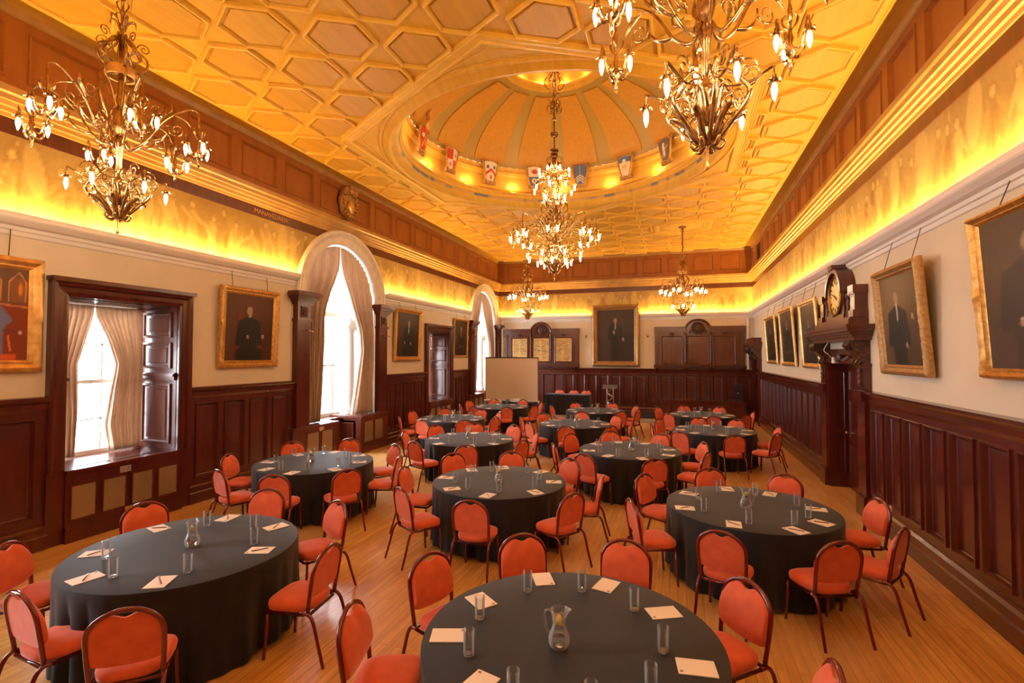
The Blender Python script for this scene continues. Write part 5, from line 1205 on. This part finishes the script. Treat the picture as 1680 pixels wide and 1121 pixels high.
def basket(root, z0, z1, R, n, S=1.0):
    for k in range(n):
        a = 2 * PI * k / n + .3; h = z1 - z0; mb = MB()
        leaf(mb, [(.03, 0, z1 + .12), (R * .45, 0, z1 + .13), (R * .95, 0, z1 - h * .02), (R, 0, z1 - h * .25), (R * .62, 0, z1 - h * .58), (R * .28, 0, z0 + h * .16), (R * .10, 0, z0 + h * .06), (R * .30, 0, z0 + h * .0)], .020 * S, a, 1.1)
        mb.tube([rot(p, a) for p in scroll(R * 1.02, z1 + h * .12, R * .26, 1.5, -PI * .5, 1)], [.010 - .006 * i / 18 for i in range(19)], 5)
        mb.tube([rot(p, a) for p in scroll(R * .62, z1 - h * .30, R * .30, 1.7, PI * .5, 1)], [.009 - .005 * i / 18 for i in range(19)], 5)
        leaf(mb, [(.02, 0, z0 + h * .15), (R * .30, 0, z0 + h * .22), (R * .52, 0, z0 + h * .48), (R * .86, 0, z0 + h * .62), (R * .90, 0, z0 + h * .50)], .028 * S, a + PI / n, 1.1)
        leaf(mb, [(.02, 0, z0 + h * .45), (R * .25, 0, z0 + h * .62), (R * .42, 0, z0 + h * .95), (R * .62, 0, z0 + h * 1.05)], .024 * S, a + PI / n)
        leaf(mb, [(.03, 0, z0 + h * .06), (R * .3, 0, z0 + h * .02), (R * .42, 0, z0 + h * .14), (R * .3, 0, z0 + h * .2)], .012 * S, a + PI / n)
        mb.build('basket_scroll', M['brass'], root, smooth=True)
def cage(root, z0, z1, R, n=4):
    for k in range(n):
        a = 2 * PI * k / n + .4; h = z1 - z0; mb = MB()
        mb.tube([rot(p, a) for p in catmull([(.03, 0, z1), (.06, 0, z1 - .25 * h), (R, 0, z0 + .45 * h), (R * .95, 0, z0 + .15 * h), (R * .55, 0, z0), (R * .4, 0, z0 + .12 * h), (R * .55, 0, z0 + .22 * h)], 6)], .011, 6)
        leaf(mb, [(.04, 0, z1 - .1 * h), (R * .6, 0, z1 - .3 * h), (R * .8, 0, z0 + .5 * h), (R * .5, 0, z0 + .35 * h)], .020, a + .5)
        mb.tube([rot(p, a + .3) for p in scroll(R * .9, z1 - .22 * h, R * .28, 1.4, PI, -1)], .006, 5)
        leaf(mb, [(.02, 0, z1 + .02), (.05, 0, z1 + .12), (.10, 0, z1 + .14), (.11, 0, z1 + .08)], .010, a + .2)
        mb.build('cage_scroll', M['brass'], root, smooth=True)
def small_chandelier(loc):
    root = empty('chandelier', loc); T = 3.05    # origin at the finial tip
    mb = MB(); mb.lathe([(.002, T + .05), (.10, T + .045), (.12, T + .03), (.11, T + .0), (.05, T - .02), (.03, T - .06)], (0, 0, 0), 24, True, True); mb.build('ceiling_rose', M['bronze'], root, smooth='auto')
    mb = MB(); mb.tube([(0, 0, T - .05), (0, 0, 1.95)], .014, 8)
    for k in range(7):
        zz = 2.05 + .14 * k
        mb.lathe([(.014, zz - .03), (.026, zz - .01), (.026, zz + .01), (.014, zz + .03)], (0, 0, 0), 10)
        for q in range(3): leaf(mb, [(.012, 0, zz), (.04, 0, zz + .05), (.055, 0, zz + .10), (.03, 0, zz + .12)], .008, q * 2.1 + k)
    mb.build('hanging_rod', M['bronze'], root, smooth='auto')
    mb = MB(); mb.lathe([(.003, 0), (.014, .008), (.018, .022), (.012, .036), (.006, .045), (.009, .07), (.006, .10), (.012, .13), (.008, .16)], (0, 0, 0), 12, True, True); mb.build('finial', M['gold_plain'], root, smooth=True)
    mb = MB(); mb.lathe([(.008, .16), (.016, .22), (.010, .3), (.02, .42), (.055, .47), (.065, .50), (.05, .53), (.022, .56), (.03, .62), (.022, .70), (.026, .82), (.045, .90), (.030, .95), (.045, 1.0), (.06, 1.06), (.05, 1.14), (.03, 1.2), (.022, 1.5), (.024, 1.96)], (0, 0, 0), 16, True, True); mb.build('stem', M['brass'], root, smooth=True)
    mb = MB(); mb.lathe([(.105, 1.54), (.125, 1.54), (.13, 1.57), (.13, 1.61), (.12, 1.63), (.105, 1.63), (.105, 1.54)], (0, 0, 0), 28); mb.tube([(-.11, 0, 1.58), (.11, 0, 1.58)], .008, 6); mb.tube([(0, -.11, 1.58), (0, .11, 1.58)], .008, 6); mb.build('crown_ring', M['gold_plain'], root, smooth='auto')
    cage(root, 1.60, 1.98, .20, 5)
    for k in range(6):
        a = k * PI / 3 + .25; arm(root, a, .66, 1.20, 1.28); cluster(root, .665, 1.27, a)
    basket(root, .13, .48, .25, 6)
    for k in range(6):
        a = k * PI / 3 + .55; mb = MB(); hook_geo(mb, .08, .52, .38, .47, a); mb.tube([rot(p, a) for p in scroll(.22, .60, .07, 1.4, 0, 1)], .006, 5); h = mb.build('bulb_branch', M['brass'], root, smooth='auto'); add_bulb(rot((.38, 0, .465), a), h)
    return root
def big_chandelier(loc):
    root = empty('grand_chandelier', loc); T = 5.30
    mb = MB(); mb.lathe([(.002, T + .04), (.12, T + .03), (.10, T - .02), (.03, T - .06)], (0, 0, 0), 24, True, True); mb.build('ceiling_rose', M['bronze'], root, smooth='auto')
    mb = MB(); mb.tube([(0, 0, T - .05), (0, 0, 2.5)], .018, 8)
    for z, r in ((4.35, .05), (3.72, .08), (3.5, .05), (3.18, .09), (3.14, .07), (2.82, .10), (2.75, .08), (2.66, .11), (2.60, .07)): mb.lathe([(.018, z - .04), (r, z - .015), (r, z + .015), (.018, z + .04)], (0, 0, 0), 14)
    mb.build('hanging_rod', M['bronze'], root, smooth='auto')
    cage(root, 4.15, 4.62, .20, 4); cage(root, 3.62, 3.95, .15, 4)
    mb = MB(); mb.lathe([(.003, 0), (.018, .01), (.022, .03), (.012, .05), (.008, .10), (.014, .15), (.010, .2), (.02, .3), (.05, .38), (.07, .44), (.03, .50), (.03, .62), (.07, .70), (.09, .78), (.05, .84), (.04, 1.0), (.08, 1.1), (.10, 1.18), (.05, 1.26), (.04, 1.5), (.07, 1.62), (.05, 1.8), (.04, 2.0), (.09, 2.1), (.11, 2.18), (.06, 2.26), (.04, 2.36), (.12, 2.44), (.14, 2.52), (.06, 2.60)], (0, 0, 0), 18, True, True); mb.build('stem', M['brass'], root, smooth=True)
    for k in range(8):
        a = k * PI / 4 + .2; arm(root, a, .88, 1.20, 1.26); cluster(root, .885, 1.25, a, 1.0)
    for k in range(8):
        a = k * PI / 4 + .2 + PI / 8
        mb = MB(); hook_geo(mb, .12, .62, .60, .56, a); mb.tube([rot(p, a) for p in scroll(.34, .74, .10, 1.5, 0, 1)], .008, 5); mb.tube([rot(p, a) for p in scroll(.22, .60, .08, 1.5, PI, 1)], .008, 5)
        h = mb.build('bulb_branch', M['brass'], root, smooth='auto'); add_bulb(rot((.60, 0, .555), a), h)
        mb = MB(); hook_geo(mb, .08, .50, .36, .43, a + .3); h = mb.build('bulb_branch', M['brass'], root, smooth='auto'); add_bulb(rot((.36, 0, .425), a + .3), h)
        b = a + .2; mb = MB(); hook_geo(mb, .08, 2.18, .44, 2.02, b); mb.tube([rot(p, b) for p in scroll(.24, 2.28, .08, 1.5, 0, 1)], .008, 5); h = mb.build('bulb_branch', M['brass'], root, smooth='auto'); add_bulb(rot((.44, 0, 2.015), b), h)
        if k % 2 == 0:
            b = a + .55; mb = MB(); hook_geo(mb, .06, 1.95, .28, 1.80, b); h = mb.build('bulb_branch', M['brass'], root, smooth='auto'); add_bulb(rot((.28, 0, 1.795), b), h)
        mb = MB()                                                    # small upright crown lights
        leaf(mb, [(.06, 0, 2.22), (.18, 0, 2.16), (.30, 0, 2.20), (.34, 0, 2.27)], .012, a); p = rot((.34, 0, 2.28), a); mb.lathe([(.014, -.02), (.022, 0), (.014, .01)], p, 10, True, True)
        h = mb.build('crown_branch', M['brass'], root, smooth='auto'); q = add_bulb((p[0], p[1], p[2] + .005), h); q.rotation_euler = (PI, 0, 0)
        sb = MB()                                                    # scrollwork up the body
        mb = MB(); mb.tube([rot(p_, a) for p_ in catmull([(.04, 0, 1.30), (.26, 0, 1.42), (.30, 0, 1.62), (.18, 0, 1.74), (.12, 0, 1.62), (.20, 0, 1.58)], 5)], .010, 6)
        mb.build('body_scroll', M['brass'], root, smooth=True); mb = MB()
        mb.tube([rot(p_, a + .3) for p_ in catmull([(.03, 0, 1.72), (.20, 0, 1.80), (.24, 0, 1.95), (.12, 0, 2.06), (.05, 0, 2.0)], 5)], .009, 6)
        mb.build('body_scroll', M['brass'], root, smooth=True); mb = MB(); leaf(mb, [(.03, 0, 1.45), (.18, 0, 1.55), (.22, 0, 1.70), (.30, 0, 1.74)], .028, a + .35); mb.build('body_leaf', M['brass'], root, smooth=True); mb = MB(); leaf(mb, [(.03, 0, 2.35), (.12, 0, 2.45), (.17, 0, 2.62), (.10, 0, 2.70)], .014, a)
        mb.build('body_leaf', M['brass'], root, smooth=True)
    basket(root, .16, .57, .30, 8, 1.1)
    return root
CT = 3.67; names = ('front window-side chandelier, the nearest on the window side', 'front door-side chandelier, cut off by the top of the picture', 'far window-side chandelier, before the honours board', 'far door-side chandelier, before the empty wooden board')
ch0 = None
for i, r in enumerate(ROSES):
    if ch0 is None: ch0 = small_chandelier((r[0], r[1], CT)); o = ch0
    else: o = copy_tree(ch0)
    o.location = (r[0], r[1], CT); o.rotation_euler = (0, 0, .35 * i + (.45 if i == 0 else 0)); tag(o, 'brass scrollwork ' + names[i], 'chandelier', 'four smaller brass chandeliers')
g = big_chandelier((CX, CY, 4.08)); tag(g, 'largest brass chandelier, two-tiered, hanging from the middle of the dome', 'chandelier')

# ------------------------------------------------------------------ light
def area(name, loc, rotm, sx, sy, power, col):
    l = bpy.data.lights.new(name, 'AREA'); l.shape = 'RECTANGLE'; l.size = sx; l.size_y = sy; l.energy = power; l.color = col
    o = bpy.data.objects.new(name, l); COL.objects.link(o); o.location = loc; o.rotation_euler = rotm; return o
LEDC = (1.0, .585, .14); LEDP = 25.0       # watts per metre run
def led(P, s0, s1):
    n = max(1, round((s1 - s0) / 5.5)); L_ = (s1 - s0) / n
    for k in range(n):
        c = Vector(P(s0 + L_ * (k + .5), 4.215, .085)); d = (Vector(P(s0 + L_ * (k + .5), 4.6, .015)) - c).normalized()
        xa = (Vector(P(1, 0, 0)) - Vector(P(0, 0, 0))).normalized(); za = -d; ya = za.cross(xa).normalized(); xa = ya.cross(za)
        o = area('led_strip', c, (0, 0, 0), L_ - .05, .03, LEDP * L_, LEDC); o.rotation_euler = Matrix((xa, ya, za)).transposed().to_euler()
for a, b in led_spans: led(PL, a, b)
led(PR, YB + .1, D - .1); led(PE, .1, 4.28); led(PE, 6.36, W - .1); led(PB, .1, W - .1)
for q in range(15):
    az = PI / 2 + (q + .42) * 2 * PI / 15; l = bpy.data.lights.new('drum_light', 'POINT'); l.energy = 6; l.color = (1, .60, .20); l.shadow_soft_size = .03
    o = bpy.data.objects.new('drum_light', l); COL.objects.link(o); o.location = (CX + 3.20 * math.cos(az), CY + 3.20 * math.sin(az), 7.12)
for q in range(12):
    az = q * PI / 6; l = bpy.data.lights.new('oculus_light', 'POINT'); l.energy = 2.5; l.color = (1, .62, .25); l.shadow_soft_size = .03
    o = bpy.data.objects.new('oculus_light', l); COL.objects.link(o); o.location = (CX + 1.03 * math.cos(az), CY + 1.03 * math.sin(az), 8.95)
def portal(y, z, w, h, x=-.9):
    l = bpy.data.lights.new('window_portal', 'AREA'); l.shape = 'RECTANGLE'; l.size = h; l.size_y = w; l.cycles.is_portal = True
    o = bpy.data.objects.new('window_portal', l); COL.objects.link(o); o.location = (x, y, z); o.rotation_euler = (0, -PI / 2, 0)
for c in ARCH: portal(c, 3.07, 2.72, 4.3)
for w in RW: portal((w[0] + w[1]) / 2, (w[2] + w[3]) / 2, w[1] - w[0], w[3] - w[2])
wd = bpy.data.worlds.new('World'); sc.world = wd; wd.use_nodes = True
bg = wd.node_tree.nodes['Background']; bg.inputs[0].default_value = (.86, .93, 1.0, 1); bg.inputs[1].default_value = 22.0

# ------------------------------------------------------------------ camera
cam = bpy.data.cameras.new('Camera'); co = bpy.data.objects.new('Camera', cam); COL.objects.link(co); sc.camera = co
cam.sensor_width = 36; cam.lens = 816.73 / 1680 * 36; cam.clip_start = .05; cam.clip_end = 200
yaw, pitch, roll = .3206, .0274, .0016
fw = Vector((-math.sin(yaw) * math.cos(pitch), math.cos(yaw) * math.cos(pitch), math.sin(pitch))); r_ = Vector((math.cos(yaw), math.sin(yaw), 0)); u_ = r_.cross(fw)
rx = r_ * math.cos(roll) + u_ * math.sin(roll); ux = u_ * math.cos(roll) - r_ * math.sin(roll)
co.matrix_world = Matrix.Translation((7.801, 0, 2.5)) @ Matrix((rx, ux, -fw)).transposed().to_4x4()
sc.view_settings.view_transform = 'Standard'; sc.view_settings.look = 'None'; sc.view_settings.gamma = 1; sc.view_settings.use_curve_mapping = False
sc.view_settings.exposure = 0.42
